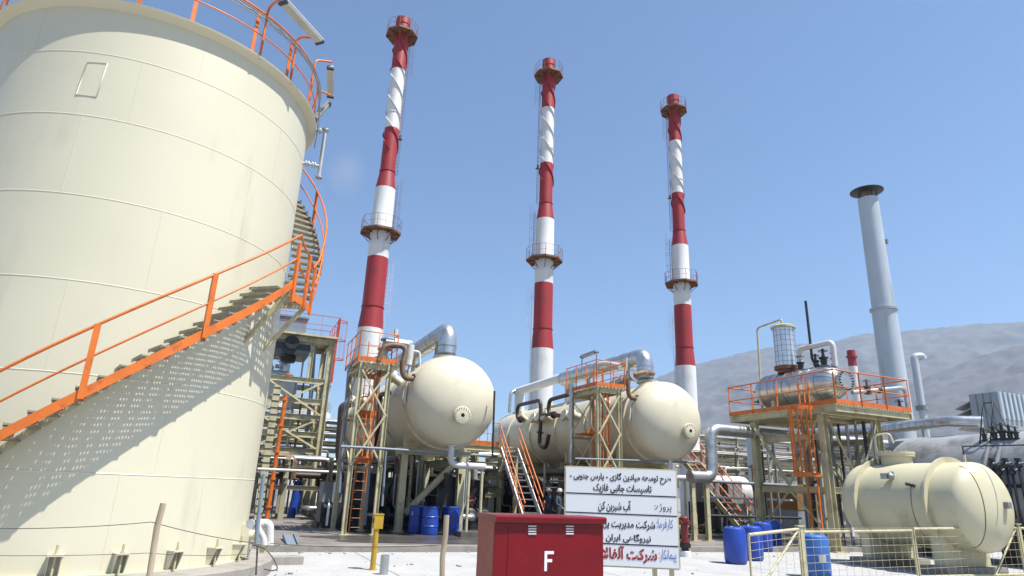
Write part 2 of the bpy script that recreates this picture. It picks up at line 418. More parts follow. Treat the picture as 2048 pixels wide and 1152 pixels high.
# name plate frame high on the shell
pl = [(175, 125), (215, 127), (193, 194), (152, 189)]
q = [P(x, y, D=1) for x, y in pl]
def on_tank(px, py, r=TR):
    d = ray(px, py); cx, cy = TX, TY; a = d.x ** 2 + d.y ** 2; b = -(d.x * cx + d.y * cy); c = cx * cx + cy * cy - r * r
    D = b * b - a * c; t = (-b - math.sqrt(max(D, 0))) / a; return E0 + d * t
pp = [on_tank(*x) for x in pl]
n_ = (pol(1, math.degrees(math.atan2(pp[0].y - TY, pp[0].x - TX)), 0) - pol(0, 0, 0))
mb = MB(); mb.tube([p + n_ * .004 for p in pp], .010, 6, closed=True)
mb.add([p + n_ * .003 for p in pp], [(0, 1, 2, 3)])
put(mb, 'plate_frame', M['tank'], tank)
# roof railing
mb = MB()
rail_r = TR + .08
A_ = [a for a in range(-178, 60, 2)]
mb.tube([pol(rail_r, a, ZT + 1.10) for a in A_], .024, 8); mb.tube([pol(rail_r, a, ZT + .58) for a in A_], .016, 8)
rr = put(mb, 'roof_railing', M['orange'], tank)
for a in (-172, -160, -147, -134, -121, -108, -95, -79, -58, -41, -22, -4, 14, 32, 50):
    mb = MB(); mb.box(pol(rail_r, a, ZT + .58), (.012, .075, 1.06), rz=R_(a)); put(mb, 'railing_post', M['orange'], rr)
mb = MB()                                                # cable ladder fixed along the railing
for rr_, zz in ((TR + .17, ZT + .98), (TR + .17, ZT + .86)):
    mb.tube([pol(rr_, a, zz) for a in range(-100, 6, 2)], .012, 6)
for a in range(-99, 5, 2): mb.tube([pol(TR + .17, a, ZT + .86), pol(TR + .17, a, ZT + .98)], .006, 5)
mb.tube([pol(TR + .15, a, ZT + .93 + .02 * math.sin(a)) for a in range(-100, -12, 3)] + [pol(TR + .2, -8, ZT + .5), pol(TR + .22, -5, ZT), pol(TR + .2, -4, ZT - .4)], .018, 6, bend=.05)
put(mb, 'cable_tray', M['grey'], tank)

# spiral staircase: part 'staircase', sub-parts tread, handrail, post, stringer
WST = .70; RO = TR + WST; RI = TR + .06
def zst(a): return 2.13 + (a + 96.5) * .0515
A1, AL0, AL1, A2 = -136.0, -36.0, -20.0, 45.0
ZL = 5.16
def zst2(a): return ZL + (a - AL1) * .069
stair = MB()
def helical_plate(mb, r, angs, zf, h, t):
    for a, b in zip(angs, angs[1:]):
        p = [pol(r, a, zf(a) - h / 2), pol(r, b, zf(b) - h / 2), pol(r, b, zf(b) + h / 2), pol(r, a, zf(a) + h / 2)]
        o = [pol(r + t, a, zf(a) - h / 2), pol(r + t, b, zf(b) - h / 2), pol(r + t, b, zf(b) + h / 2), pol(r + t, a, zf(a) + h / 2)]
        mb.add(p + o, [(0, 1, 2, 3), (7, 6, 5, 4), (0, 4, 5, 1), (3, 2, 6, 7)])
    mb.add([], [])
    return mb
rng = lambda a, b, n: [a + (b - a) * i / n for i in range(n + 1)]
helical_plate(stair, RO, rng(A1, AL0 + 3, 50), zst, .17, .012)
st = put(stair, 'staircase', M['orange'], tank)
for s_ in ((A1, AL0, zst), (AL1, A2, zst2)):
    mb = MB(); helical_plate(mb, RI, rng(s_[0], s_[1], 50), s_[2], .15, .010); put(mb, 'inner_stringer', M['beige'], st)
mb = MB(); helical_plate(mb, RO, rng(AL1, A2, 50), zst2, .15, .012); helical_plate(mb, RO, rng(AL0 + 3.01, AL1, 8), lambda a: ZL - .05, .15, .012)
put(mb, 'outer_stringer', M['orange'], st)
def tread_mb(width=.25, L=None):
    """one open grating tread, built at angle 0 with its outer end at RO"""
    mb = MB(); x0, x1 = RI + .012, RO - .004
    nb = 6
    for k in range(nb):
        y = -width / 2 + width * (k + .5) / nb
        mb.mm((x0, y - .0112, -.028), (x1, y + .0112, 0))
    n = 14
    for k in range(n + 1):
        x = x0 + (x1 - x0) * k / n
        mb.mm((x - .0095, -width / 2, -.026), (x + .0095, width / 2, -.003))
    mb.mm((x0, -width / 2 - .012, -.05), (x1, -width / 2, .004))
    mb.mm((x1, -width / 2, -.20), (x1 + .006, -width / 2 + .15, -.06), mi=1)
    mb.mm((x1 - .06, -width / 2, -.20), (x1 - .001, -width / 2 + .15, -.193), mi=1)
    return mb
tme = tread_mb().mesh('tread', [M['grating'], M['brownsteel']])
def place_tread(a, z):
    o = bpy.data.objects.new('tread', tme); col.objects.link(o); o.parent = st
    o.location = (0, 0, z); o.rotation_euler = (0, 0, R_(a))
RISE = .19; da = RISE / .0515
k = 0
while A1 + k * da < AL0 - 2.2: place_tread(A1 + k * da + 1, zst(A1 + k * da + 1) + .07); k += 1
k = 1; da = .215 / .069
while AL1 + k * da < A2: place_tread(AL1 + k * da - 1, zst2(AL1 + k * da - 1) + .07); k += 1
mb = MB()                                                # landing grating
for k in range(9):
    a = AL0 + 1 + (AL1 - AL0 - 1) * k / 8
    mb.beam(pol(RI + .012, a, ZL), pol(RO - .002, a, ZL), .05, .03)
for k in range(9):
    r = RI + .03 + (RO - RI - .05) * k / 8
    for j in range(6):
        a, b = AL0 + 1 + (AL1 - AL0 - 1) * j / 6, AL0 + 1 + (AL1 - AL0 - 1) * (j + 1) / 6
        mb.beam(pol(r, a, ZL - .002), pol(r, b, ZL - .002), .03, .022)
put(mb, 'landing', M['grating'], st)
for a in (AL0 + 1, AL1 - 1):
    mb = MB(); mb.angle(pol(RO - .03, a, ZL - .06), pol(TR, a - 3, ZL - 1.05), .08); mb.angle(pol(RO - .01, a, ZL - .075), pol(TR, a, ZL - .075), .07)
    put(mb, 'bracket', M['beige'], st)
for a, f in ((2, zst2), (24, zst2)):
    mb = MB(); mb.angle(pol(RO - .02, a, f(a) - .1), pol(TR, a, f(a) - .75), .05); put(mb, 'bracket', M['beige'], st)
HR = 1.02
mb = MB(); f1 = rng(A1, AL0 + 2, 40); f2 = rng(AL1 + 4, A2, 40)
rp = RO + .02
lp = [pol(rp, a, zst(a) + HR) for a in f1] + [pol(rp, AL0 + 5, ZL + 1.02), pol(rp, AL1 - 6, ZL + .93), pol(rp, AL1 - 2, ZL + .78)] + [pol(rp, a, zst2(a) + HR - .28 * max(0, 1 - (a - AL1) / 14)) for a in f2]
mb.tube(lp, .023, 8)
put(mb, 'handrail', M['orange'], st)
mb = MB()
lp = [pol(rp, a, zst(a) + HR * .52) for a in f1] + [pol(rp, AL0 + 5, ZL + .50), pol(rp, AL1 - 6, ZL + .40), pol(rp, AL1 - 2, ZL + .28)] + [pol(rp, a, zst2(a) + HR * .52 - .25 * max(0, 1 - (a - AL1) / 14)) for a in f2]
for a, b in zip(lp, lp[1:]): pass
mb.tube(lp, .017, 6)
put(mb, 'midrail', M['orange'], st)
for a, z0, z1 in [(-132, zst(-132), 1), (-108, zst(-108), 1), (-84, zst(-84), 1), (-61.5, zst(-61.5), 1), (-34, ZL - .1, 1.08), (-26, ZL - .1, 1.02), (-19.5, ZL - .1, .95), (-4, zst2(-4), 1), (19, zst2(19), 1), (42, zst2(42), 1)]:
    mb = MB(); mb.box(pol(RO + .018, a, z0 + (HR * z1 + .05) / 2 - .06), (.05, .085, HR * z1 + .08), rz=R_(a)); put(mb, 'handrail_post', M['orange'], st)

# level gauge pipe on the shell, parts of the tank
gp = P(645, 305, D=14.45); ga = math.degrees(math.atan2(gp.y - TY, gp.x - TX)); gr = math.hypot(gp.x - TX, gp.y - TY)
gzt, gzb = P(651, 258, D=14.45).z, P(638, 357, D=14.45).z
mb = MB()
for z in (gzt - .08, gzb + .32):
    mb.tube([pol(TR - .02, ga, z), pol(gr, ga, z)], .035, 10)
    for r in (.05, .11, .20, .26): mb.cyl(pol(TR + r, ga, z), pol(TR + r + .025, ga, z), .075, 14)
mb.tube([pol(gr, ga, gzb), pol(gr, ga, gzt)], .05, 12)
for z in (gzt - .03, gzb + .03): mb.cyl(pol(gr, ga, z - .02), pol(gr, ga, z + .02), .085, 14)
put(mb, 'level_gauge', M['galv'], tank)
# drain nozzle box near the foot, right side of the shell
mb = MB(); a = -15
mb.box(pol(TR + .07, a, ZB + .34), (.14, .26, .56), rz=R_(a))
mb.cyl(pol(TR + .14, a, ZB + .42), pol(TR + .24, a, ZB + .42), .09, 18); mb.cyl(pol(TR + .24, a, ZB + .42), pol(TR + .28, a, ZB + .42), .13, 18)
put(mb, 'drain_nozzle', M['tank'], tank)

# ------------------------------------------------------------------ three banded chimneys
YC = 42.0
c1 = P(808, 38, Y=YC); cz = lambda px, py: P(px, py, Y=YC).z
ZCONE0, ZCONE1 = cz(742, 659), cz(745, 616)
ZW1, ZW2, ZP1 = cz(756, 517), cz(770, 379), cz(761, 466)
ZF2, ZW3, ZW4, ZP2, ZTOP = cz(772, 345), cz(784, 260), cz(797, 143), cz(803, 72), cz(808, 40)
def oct_(r, k, c, z): a = 2 * math.pi * (k + .5) / 8; return Vector((c[0] + r * math.cos(a), c[1] + r * math.sin(a), z))
def chimney(x, ztop, label, lad):
    k_ = (ztop) / ZTOP
    root = thing('chimney', label, 'chimney', (x, YC, 0), 'red and white banded chimneys')
    c = (x, YC, 0); z = lambda v: v * k_
    rb, r1, r2 = .84, .72, .53
    def sh(name, prof, m):
        mb = MB(); mb.lathe(c, prof, seg=40); return put(mb, name, m, root)
    sh('lower_white_band', [(rb, 0.05), (rb, z(ZCONE0))], M['white'])
    sh('lower_red_band', [(rb, z(ZCONE0)), (r1, z(ZCONE1)), (r1 + .045, z(ZCONE1)), (r1 + .045, z(ZCONE1) + .07), (r1, z(ZCONE1) + .07), (r1, z(ZW1))], M['red'])
    sh('middle_white_band', [(r1, z(ZW1)), (r1, z(ZP1) - 1.0), (r1 + .012, z(ZP1) - .98), (r1, z(ZP1) - .95), (r1, z(ZW2) - .02)], M['white'])
    sh('middle_red_band', [(r1, z(ZW2) - .02), (r2, z(ZF2)), (r2 + .045, z(ZF2)), (r2 + .045, z(ZF2) + .07), (r2, z(ZF2) + .07), (r2, z(ZW3))], M['red'])
    sh('upper_white_band', [(r2, z(ZW3)), (r2, z(ZW3) + 1.3), (r2 + .04, z(ZW3) + 1.3), (r2 + .04, z(ZW3) + 1.37), (r2, z(ZW3) + 1.37), (r2, z(ZW4))], M['white'])
    sh('upper_red_band', [(r2, z(ZW4)), (r2, z(ZP2) + .9), (r2 + .04, z(ZP2) + .95), (r2 + .04, ztop - .06), (r2 - .03, ztop), (r2 - .06, ztop), (r2 - .06, ztop - 1.5)], M['red'])
    # helical wind strakes, each coloured with the band it runs over
    for i in range(3):
        a0 = i * 2 * math.pi / 3 + 1.1
        za, zb = z(ZW3) - 1.9, z(ZP2) - .25
        for s0, s1, m in ((za, z(ZW3), 'red'), (z(ZW3), z(ZW4), 'white'), (z(ZW4), zb, 'red')):
            mb = MB(); n = max(4, int((s1 - s0) / .13)); vs = []; fs = []
            for q in range(n + 1):
                zz = s0 + (s1 - s0) * q / n; a = a0 - 2 * math.pi * zz / 5.6
                for r, dz in ((r2 - .01, -.012), (r2 + .10, -.012), (r2 + .10, .012), (r2 - .01, .012)):
                    vs.append((x + r * math.cos(a), YC + r * math.sin(a), zz + dz))
            for q in range(n):
                for e in range(4): fs.append((q * 4 + e, q * 4 + (e + 1) % 4, q * 4 + 4 + (e + 1) % 4, q * 4 + 4 + e))
            mb.add(vs, fs); put(mb, 'wind_strake', M[m], root)
    for (zp, ri, ro) in ((z(ZP1), r1, 1.42), (z(ZP2), r2, 1.24)):
        mb = MB(); v_in, vs = [], []
        for e in range(8):
            a, b = oct_(ro, e, c, zp), oct_(ro, e + 1, c, zp); ai, bi = oct_(ri + .03, e, c, zp), oct_(ri + .03, e + 1, c, zp)
            dn = V(0, 0, -.05)
            mb.add([a, b, bi, ai, a + dn, b + dn, bi + dn, ai + dn], [(0, 1, 2, 3), (7, 6, 5, 4), (0, 4, 5, 1), (2, 6, 7, 3)])
            mb.beam(a + V(0, 0, -.02), b + V(0, 0, -.02), .03, .14)
            mb.beam(oct_(ro - .03, e, c, zp - .12), oct_(ri, e, c, zp - .12), .06, .12)
            mb.beam(oct_(ro - .1, e, c, zp - .16), oct_(ri, e, c, zp - .75), .05, .05)
        pf = put(mb, 'platform', M['brownsteel'], root)
        mb = MB()
        for hh, rr in ((.95, .013), (.48, .010)):
            mb.tube([oct_(ro - .02, e, c, zp + hh) for e in range(8)], rr, 6, closed=True)
        for e in range(8):
            mb.beam(oct_(ro - .02, e, c, zp), oct_(ro - .02, e, c, zp + .95), .03, .03)
            m_ = (oct_(ro - .02, e, c, zp) + oct_(ro - .02, e + 1, c, zp)) / 2; mb.beam(m_, m_ + V(0, 0, .95), .022, .022)
        put(mb, 'platform_railing', M['brownsteel'], pf)
    # caged ladder
    for z0, z1, rr in ((z(2), z(ZCONE1) + 3.0, r1 + .16), (z(ZP1), z(ZW2) + .6, r1 + .16), (z(ZF2), z(ZP2), r2 + .2)):
        mb = MB(); d = Vector((math.cos(lad), math.sin(lad), 0)); t = Vector((-d.y, d.x, 0)); o = Vector((x, YC, 0)) + d * rr
        for s in (-1, 1): mb.beam(o + t * s * .2 + V(0, 0, z0), o + t * s * .2 + V(0, 0, z1), .02, .03)
        n = int((z1 - z0) / .3)
        for q in range(n): mb.beam(o - t * .2 + V(0, 0, z0 + .3 * q + .1), o + t * .2 + V(0, 0, z0 + .3 * q + .1), .02, .02)
        for q in range(int((z1 - z0) / 1.0)):
            zz = z0 + 1.0 * q + .6
            if zz > z1 - 3.2: mb.tube([o + t * .28 * math.cos(u) + d * (.42 * math.sin(u)) + V(0, 0, zz) for u in [math.pi * w / 8 for w in range(9)]], .008, 5)
        for u in (.4, 1.2, 1.95, 2.75):
            q_ = o + t * .28 * math.cos(u) + d * .42 * math.sin(u); mb.tube([q_ + V(0, 0, max(z0, z1 - 3.2)), q_ + V(0, 0, z1 + .5)], .006, 5)
        put(mb, 'ladder', M['brownsteel'] if z0 > 3 else M['white'], root)
    mb = MB(); d = Vector((math.cos(lad), math.sin(lad), 0)); o = Vector((x, YC, z(ZW3) - .5)) + d * (r2 + .22)
    mb.box(o, (.3, .3, .04)); mb.cyl(o + V(0, 0, .02), o + V(0, 0, .3), .08, 10); put(mb, 'warning_lamp', M['brownsteel'], root)
    return root
C2, C3 = P(1098, 122, Y=YC), P(1346, 193, Y=YC)
chimney(c1.x - .02, ZTOP, 'red and white banded chimney nearest the cream storage tank, tallest looking', R_(15))
chimney(C2.x, C2.z, 'red and white banded chimney between the two round vessel heads', R_(172))
chimney(C3.x, C3.z, 'red and white banded chimney nearest the bare grey hills', R_(165))

# ------------------------------------------------------------------ the two big evaporator vessels
VY, VR = 22.6, 1.66
VX1, VX2, VZ = 7.48, 17.02, 4.76
VLEN = 15.5
def vessel(x, label, mhpx):
    root = thing('evaporator_vessel', label, 'pressure vessel', (x, VY, 0), 'horizontal evaporator vessels')
    mb = MB(); y0 = VY; prof = []
    hd = 1.02
    for k in range(15):
        a = math.pi / 2 * k / 14
        prof.append((VR * math.sin(a), -hd * math.cos(a)))
    prof += [(VR, .02), (VR + .012, .03), (VR + .012, .05), (VR, .06)]
    for yy in (2.9, 5.7, 8.5, 11.3): prof += [(VR, yy), (VR + .01, yy + .01), (VR + .01, yy + .03), (VR, yy + .04)]
    prof += [(VR, VLEN)] + [(VR * math.cos(math.pi / 2 * k / 8), VLEN + hd * math.sin(math.pi / 2 * k / 8)) for k in range(1, 9)]
    mb.lathe((x, y0, VZ), prof, axis=(0, 1, 0), seg=72)
    put(mb, 'shell', M['vessel'], root)
    for yy in (.55, 3.9, 6.9, 9.9, 12.9):                # stiffening rings
        mb = MB(); mb.lathe((x, y0 + yy, VZ), [(VR - .02, 0), (VR + .09, 0), (VR + .09, .025), (VR - .02, .025)], axis=(0, 1, 0), seg=72); put(mb, 'stiffening_ring', M['vessel'], root)
    mh = P(*mhpx, Y=VY - hd * .86); rel = (mh - Vector((x, VY, VZ)))
    rho = math.hypot(rel.x, rel.z); sy = -hd * math.sqrt(max(0, 1 - (rho / VR) ** 2))
    base = Vector((mh.x, VY + sy, mh.z))
    mb = MB(); mb.lathe(base + V(0, .25, 0), [(.24, 0), (.24, -.42), (.32, -.42), (.32, -.47), (0, -.47)], axis=(0, 1, 0), seg=28)
    fl = put(mb, 'manhole_neck', M['vessel'], root)
    mb = MB(); f0 = base + V(0, .25 - .475, 0)
    mb.lathe(f0, [(.315, 0), (.315, -.05), (.30, -.06), (.07, -.06)], axis=(0, 1, 0), seg=28)
    mb.lathe(f0, [(.07, -.06), (.06, -.02), (0, -.02)], axis=(0, 1, 0), seg=14, mi=1)
    cv = put(mb, 'manhole_cover', [M['vessel'], M['black']], root)
    mb = MB()
    for k in range(18):
        a = 2 * math.pi * k / 18; p = f0 + V(.27 * math.cos(a), 0, .27 * math.sin(a)); mb.cyl(p + V(0, .06, 0), p + V(0, -.09, 0), .02, 6)
    put(mb, 'cover_bolts', M['beige'], cv)
    # legs: portal frames under the shell
    for yy in (1.9, 6.6, 11.4, 14.6):
        y = VY + yy; zb = VZ - VR
        for s in (-1, 1):
            mb = MB(); mb.ibeam((x + s * 1.15, y, .10), (x + s * 1.15, y, zb - .25), .26, .26, up=(0, 1, 0)); mb.box((x + s * 1.15, y, .115), (.42, .42, .03)); put(mb, 'support_leg', M['beige'], root)
        mb = MB(); mb.ibeam((x - 1.5, y, zb - .12), (x + 1.5, y, zb - .12), .26, .25); put(mb, 'cross_beam', M['beige'], root)
        mb = MB()
        vs = []; n = 14
        for dy in (-.11, .11):
            for k in range(n + 1):
                xx = -1.2 + 2.4 * k / n; vs.append((x + xx, y + dy, VZ - math.sqrt(VR ** 2 - xx ** 2) + .002))
            for k in range(n + 1):
                xx = -1.2 + 2.4 * k / n; vs.append((x + xx, y + dy, zb + .0))
        m_ = 2 * (n + 1)
        fs = [(k, k + 1, n + 2 + k, n + 1 + k) for k in range(n)] + [(m_ + k + 1, m_ + k, m_ + n + 1 + k, m_ + n + 2 + k) for k in range(n)]
        fs += [(n + 1 + k, n + 2 + k, m_ + n + 2 + k, m_ + n + 1 + k) for k in range(n)] + [(0, n + 1, m_ + n + 1, m_), (n, m_ + n, m_ + 2 * n + 1, 2 * n + 1)]
        mb.add(vs, fs); put(mb, 'saddle', M['beige'], root)
    mb = MB(); mb.ibeam((x + 1.0, VY + 1.9, zb - .35), (x - .95, VY + 1.9, .75), .2, .2); put(mb, 'diagonal_brace', M['beige'], root)
    for s in (-1, 1):
        mb = MB(); mb.ibeam((x + s * 1.15, VY + 2.05, zb - .42), (x + s * 1.15, VY + 14.4, zb - .42), .2, .3); put(mb, 'side_beam', M['beige'], root)
    # small nozzles along the left side, as seen past the access tower
    for yy, aa in ((2.3, 150), (4.6, 165), (5.3, 165), (7.6, 160), (8.3, 160), (9.0, 160), (11, 150)):
        d = Vector((math.cos(R_(aa)), 0, math.sin(R_(aa)))); p = Vector((x, VY + yy, VZ))
        mb = MB(); mb.cyl(p + d * (VR - .05), p + d * (VR + .42), .17, 16); mb.cyl(p + d * (VR + .36), p + d * (VR + .43), .27, 18); mb.cyl(p + d * (VR + .44), p + d * (VR + .50), .27, 18); put(mb, 'nozzle', M['vessel'], root)
    mb = MB(); mb.lathe((x, VY + 1.2, VZ + VR - .06), [(.40, 0), (.40, .16), (.50, .16), (.50, .24), (.38, .24)], seg=28); put(mb, 'top_nozzle', M['vessel'], root)
    for yy in (3.6, 5.3):
        mb = MB(); mb.lathe((x - .15, VY + yy, VZ + VR - .06), [(.36, 0), (.36, .2), (.45, .2), (.45, .28), (.0, .30)], seg=24); put(mb, 'top_nozzle', M['vessel'], root)
    return root
vessel(VX1, 'cream horizontal vessel with a round head, beside the orange access tower nearest the storage tank', (919, 832))
vessel(VX2, 'cream horizontal vessel with a round head, behind the white lettered sign', (1370, 863))

def duct(x, label, zc, y1, r, extra=None):
    root = thing('vapour_duct', label, 'duct', (x, VY + 1.2, VZ + VR), 'clad vapour ducts over the vessels')
    y0 = VY + 1.2; z0 = VZ + VR + .17
    mb = MB(); mb.lathe((x, y0, z0), [(r * .93, 0), (r * .93, .14)], seg=32); put(mb, 'bellows', M['grey'], root)
    z0 += .14
    mb = MB(); mb.tube([(x, y0, z0), (x, y0, zc), (x, y1, zc)], r, 32, bend=.62, arc=10); put(mb, 'cladding', M['silver'], root)
    for i, z in enumerate((z0 + .02, z0 + .28, z0 + .52, z0 + .66)):
        if z < zc - .5: mb = MB(); mb.lathe((x, y0, z), [(r - .01, 0), (r + .012, .004), (r + .012, .03), (r - .01, .034)], seg=32); put(mb, 'seam_band', M['band' if i % 2 else 'galv'], root)
    for y in [y0 + .9 + 1.1 * k for k in range(int((y1 - y0 - 1) / 1.1))]:
        mb = MB(); mb.lathe((x, y, zc), [(r - .01, 0), (r + .012, .004), (r + .012, .028), (r - .01, .032)], axis=(0, 1, 0), seg=32); put(mb, 'seam_band', M['galv'], root)
    for y in (y0 + 1.35, y0 + 5, y0 + 9):
        if y < y1:
            mb = MB(); mb.ibeam((x, y, VZ + VR - .1), (x, y, zc - r), .14, .14); put(mb, 'duct_support', M['beige'], root)
    return root
zd1 = P(885, 668, Y=VY + 1.8).z; zd2 = P(1290, 718, Y=VY + 1.8).z
duct(VX1 + .02, 'thick aluminium clad pipe rising from the vessel by the orange tower and bending back', zd1, VY + 13, .37)
duct(VX2 - .12, 'thick aluminium clad pipe bending over the vessel behind the white sign', zd2, VY + 9.0, .38)
# white lagged crossover pipe behind the second tower
root = thing('vapour_duct', 'white lagged crossover pipe in front of the middle chimney', 'duct', (VX2 - .1, VY + 10, VZ + VR))
pa = P(1140, 750, Y=VY + 9.8); pb = P(1040, 783, Y=VY + 15)
mb = MB(); mb.tube([pa + V(.2, -1.2, 0), pa, pb + V(-.1, .3, 0)], .26, 20); put(mb, 'lagging', M['white'], root)
mb = MB(); mb.tube([pa + V(0, 0, .1), (pa.x, pa.y, VZ + VR - .3)], .3, 20); mb.cyl((pa.x, pa.y, VZ + VR + .1), (pa.x, pa.y, VZ + VR + .2), .38, 20); put(mb, 'downcomer', M['silver'], root)
mb = MB(); mb.tube([pb + V(0, 0, .12), (pb.x, pb.y, VZ + VR - .4)], .32, 20); mb.cyl((pb.x, pb.y, VZ + VR - .05), (pb.x, pb.y, VZ + VR + .05), .42, 20); put(mb, 'downcomer', M['white'], root)
mb = MB(); q = P(1030, 788, Y=VY + 15); mb.tube([pb + V(-.1, .1, .1), (q.x - .3, q.y, q.z + .1), (q.x - .35, q.y, q.z - 1.2)], .1, 10, bend=.3); put(mb, 'vent', M['galv'], root)

# ------------------------------------------------------------------ steel access towers, stairs and ladders
def ladder(mb, p0, p1, t, w=.42, step=.3, r=.022, rung=.011):
    """straight ladder from p0 up to p1, t = unit vector across"""
    p0, p1, t = Vector(p0), Vector(p1), Vector(t); d = p1 - p0; n = int(d.length / step)
    for s in (-1, 1): mb.beam(p0 + t * s * w / 2, p1 + t * s * w / 2, .028, .065, up=t.cross(d))
    for k in range(n): q = p0 + d * ((k + .6) / n); mb.tube([q - t * w / 2, q + t * w / 2], rung, 5)
def cage(mb, p0, p1, t, out, w=.62, dep=.68, step=.9, flat=.05, vert=.035):
    p0, p1, t, out = Vector(p0), Vector(p1), Vector(t), Vector(out); L = (p1 - p0).length; n = max(1, int(L / step)); U = (p1 - p0).normalized()
    def cp(u): return t * (w / 2) * math.cos(u) + out * dep * math.sin(u)
    for k in range(n + 1):
        q = p0 + (p1 - p0) * k / n
        us = [math.pi * i / 10 for i in range(11)]
        for a, b in zip(us, us[1:]): mb.beam(q + cp(a), q + cp(b), .008, flat, up=U)
    for u in (.5, 1.1, 1.57, 2.04, 2.64): mb.beam(p0 + cp(u), p1 + cp(u), vert, .008, up=out)
def railing(mb, pts, h=1.05, step=1.3, closed=False, post=.045, r=.02):
    pts = [Vector(p) for p in pts]
    for hh, rr in ((h, r), (h * .52, r * .75)):
        q = [p + V(0, 0, hh) for p in pts]
        mb.tube(q + ([q[0]] if closed else []), rr, 6)
    segs = list(zip(pts, pts[1:])) + ([(pts[-1], pts[0])] if closed else [])
    for a, b in segs:
        n = max(1, round((b - a).length / step))
        for k in range(n + (0 if closed else 1)):
            p = a + (b - a) * k / n; mb.beam(p, p + V(0, 0, h), post, .012, up=(b - a))
def toe(mb, pts, h=.16):
    for a, b in zip(pts, pts[1:]): mb.beam(Vector(a) + V(0, 0, h / 2), Vector(b) + V(0, 0, h / 2), .010, h)
def deck(mb, x0, y0, x1, y1, z, t=.04, bars=.16):
    n = max(2, int((x1 - x0) / bars))
    for k in range(n): a = x0 + (x1 - x0) * (k + .5) / n; mb.mm((a - .045, y0, z - t), (a + .045, y1, z))
    m = max(2, int((y1 - y0) / .45))
    for k in range(m): a = y0 + (y1 - y0) * (k + .5) / m; mb.mm((x0, a - .02, z - t - .03), (x1, a + .02, z - t + .004))

def access_tower(x0, x1, y0, y1, zp, label):
    root = thing('access_tower', label, 'tower', (x0, y0, .1), 'access towers beside the vessels')
    for x in (x0, x1):
        for y in (y0, y1):
            mb = MB(); mb.ibeam((x, y, .1), (x, y, zp - .02), .15, .15, up=(1, 0, 0)); mb.box((x, y, .115), (.3, .3, .03)); put(mb, 'column', M['beige'], root)
    zz = [.35, 2.9, zp - .35]
    def br(a, b): mb = MB(); mb.angle(a, b, .06); put(mb, 'brace', M['beige'], root)
    for a, b in zip([2.3, 4.0], [4.0, zp - .3]):
        br((x0, y0 - .08, a), (x1, y0 - .08, b)); br((x1, y0 - .09, a), (x0, y0 - .09, b))
        br((x0 - .08, y0, a), (x0 - .08, y1, b)); br((x0 - .09, y1, a), (x0 - .09, y0, b))
    for z in (2.3, 4.0, zp - .14):
        mb = MB()
        o = .075
        for p, q in (((x0 + o, y0, z), (x1 - o, y0, z)), ((x0 + o, y1, z), (x1 - o, y1, z)), ((x0, y0 + o, z), (x0, y1 - o, z)), ((x1, y0 + o, z), (x1, y1 - o, z))):
            if z > 4.5 or p[1] == q[1] == y1 : mb.ibeam(p, q, .12, .2 if z > 4.5 else .12)
        put(mb, 'frame_beam', M['beige'], root)
    e = .18
    mb = MB(); deck(mb, x0 - e, y0 - e, x1 + e, y1 + e, zp); dk = put(mb, 'deck', M['beige'], root)
    mb = MB(); cs = [(x1 + e, y1 + e, zp), (x1 + e, y0 - e, zp), (x0 - e, y0 - e, zp), (x0 - e, y1 + e, zp)]
    toe(mb, [Vector(c) + V(0, 0, .005) for c in cs], .17)
    put(mb, 'toe_board', M['orange'], root)
    mb = MB(); railing(mb, cs, 1.08, .85); put(mb, 'railing', M['orange'], root)
    mb = MB(); xm = (x0 + x1) / 2 + .05; yl = y0 + .9
    ladder(mb, (xm, yl, .1), (xm, yl, zp + .95), (1, 0, 0)); cage(mb, (xm, yl, 2.6), (xm, yl, zp - .1), (1, 0, 0), (0, -1, 0), step=.85); put(mb, 'ladder', M['orange'], root)
    for z in (2.45, 4.1): mb = MB(); mb.mm((x0 + .1, y0 + 1.05, z), (x1 - .1, y1 - .1, z + .05)); mb.mm((x0 + .1, y0 + 1.0, z), (x1 - .1, y0 + 1.04, z + .18)); put(mb, 'rest_landing', M['orange'], root)
    return root
T1X0, T1X1, TY0, TY1, TZP = 4.05, 5.05, 22.7, 24.9, 5.86
access_tower(T1X0, T1X1, TY0, TY1, TZP, 'slim cream access tower with orange railing in front of the chimney nearest the storage tank')
access_tower(T1X0 + 9.72, T1X1 + 9.72, TY0, TY1, TZP + .06, 'slim cream access tower with orange railing above the white sign')

def stairs(x0, x1, ytop, ztop, yfoot, zfoot, label, strm, treads=13, group=None, xfoot=None):
    root = thing('steel_stairs', label, 'stairs', ((x0 + x1) / 2, yfoot, zfoot), group)
    sh = (xfoot - x0) if xfoot is not None else 0
    for x in (x0, x1):
        mb = MB(); mb.beam((x, ytop, ztop - .1), (x + sh, yfoot, zfoot + .02), .06, .22); put(mb, 'stringer', strm, root)
        mb = MB(); a, b = V(x, ytop, ztop), V(x + sh, yfoot + .12, zfoot + .1); s = -.05 if x == x0 else .05
        for hh, rr in ((.98, .034), (.52, .027)): mb.tube([a + V(s, 0, hh), b + V(s, 0, hh)], rr, 6)
        for k in range(6): q = a + (b - a) * (k + .2) / 5.4; mb.beam(q + V(s, 0, -.15), q + V(s, 0, .98), .05, .012, up=(1, 0, 0))
        put(mb, 'handrail', M['orange'], root)
    for k in range(treads):
        f = (k + .5) / treads; y = ytop + (yfoot - ytop) * f; z = ztop + (zfoot - ztop) * f; xx = sh * f
        mb = MB()
        for j in range(4): mb.mm((x0 + .035 + xx, y - .12 + j * .06, z - .03), (x1 - .035 + xx, y - .08 + j * .06, z))
        mb.mm((x0 + .035 + xx, y - .125, z - .045), (x1 - .035 + xx, y - .121, z + .002))
        put(mb, 'tread', M['galv'], root)
    return root
SY1 = 30.0; sl = P(1003, 897, Y=SY1); sr = P(1036, 885, Y=SY1)
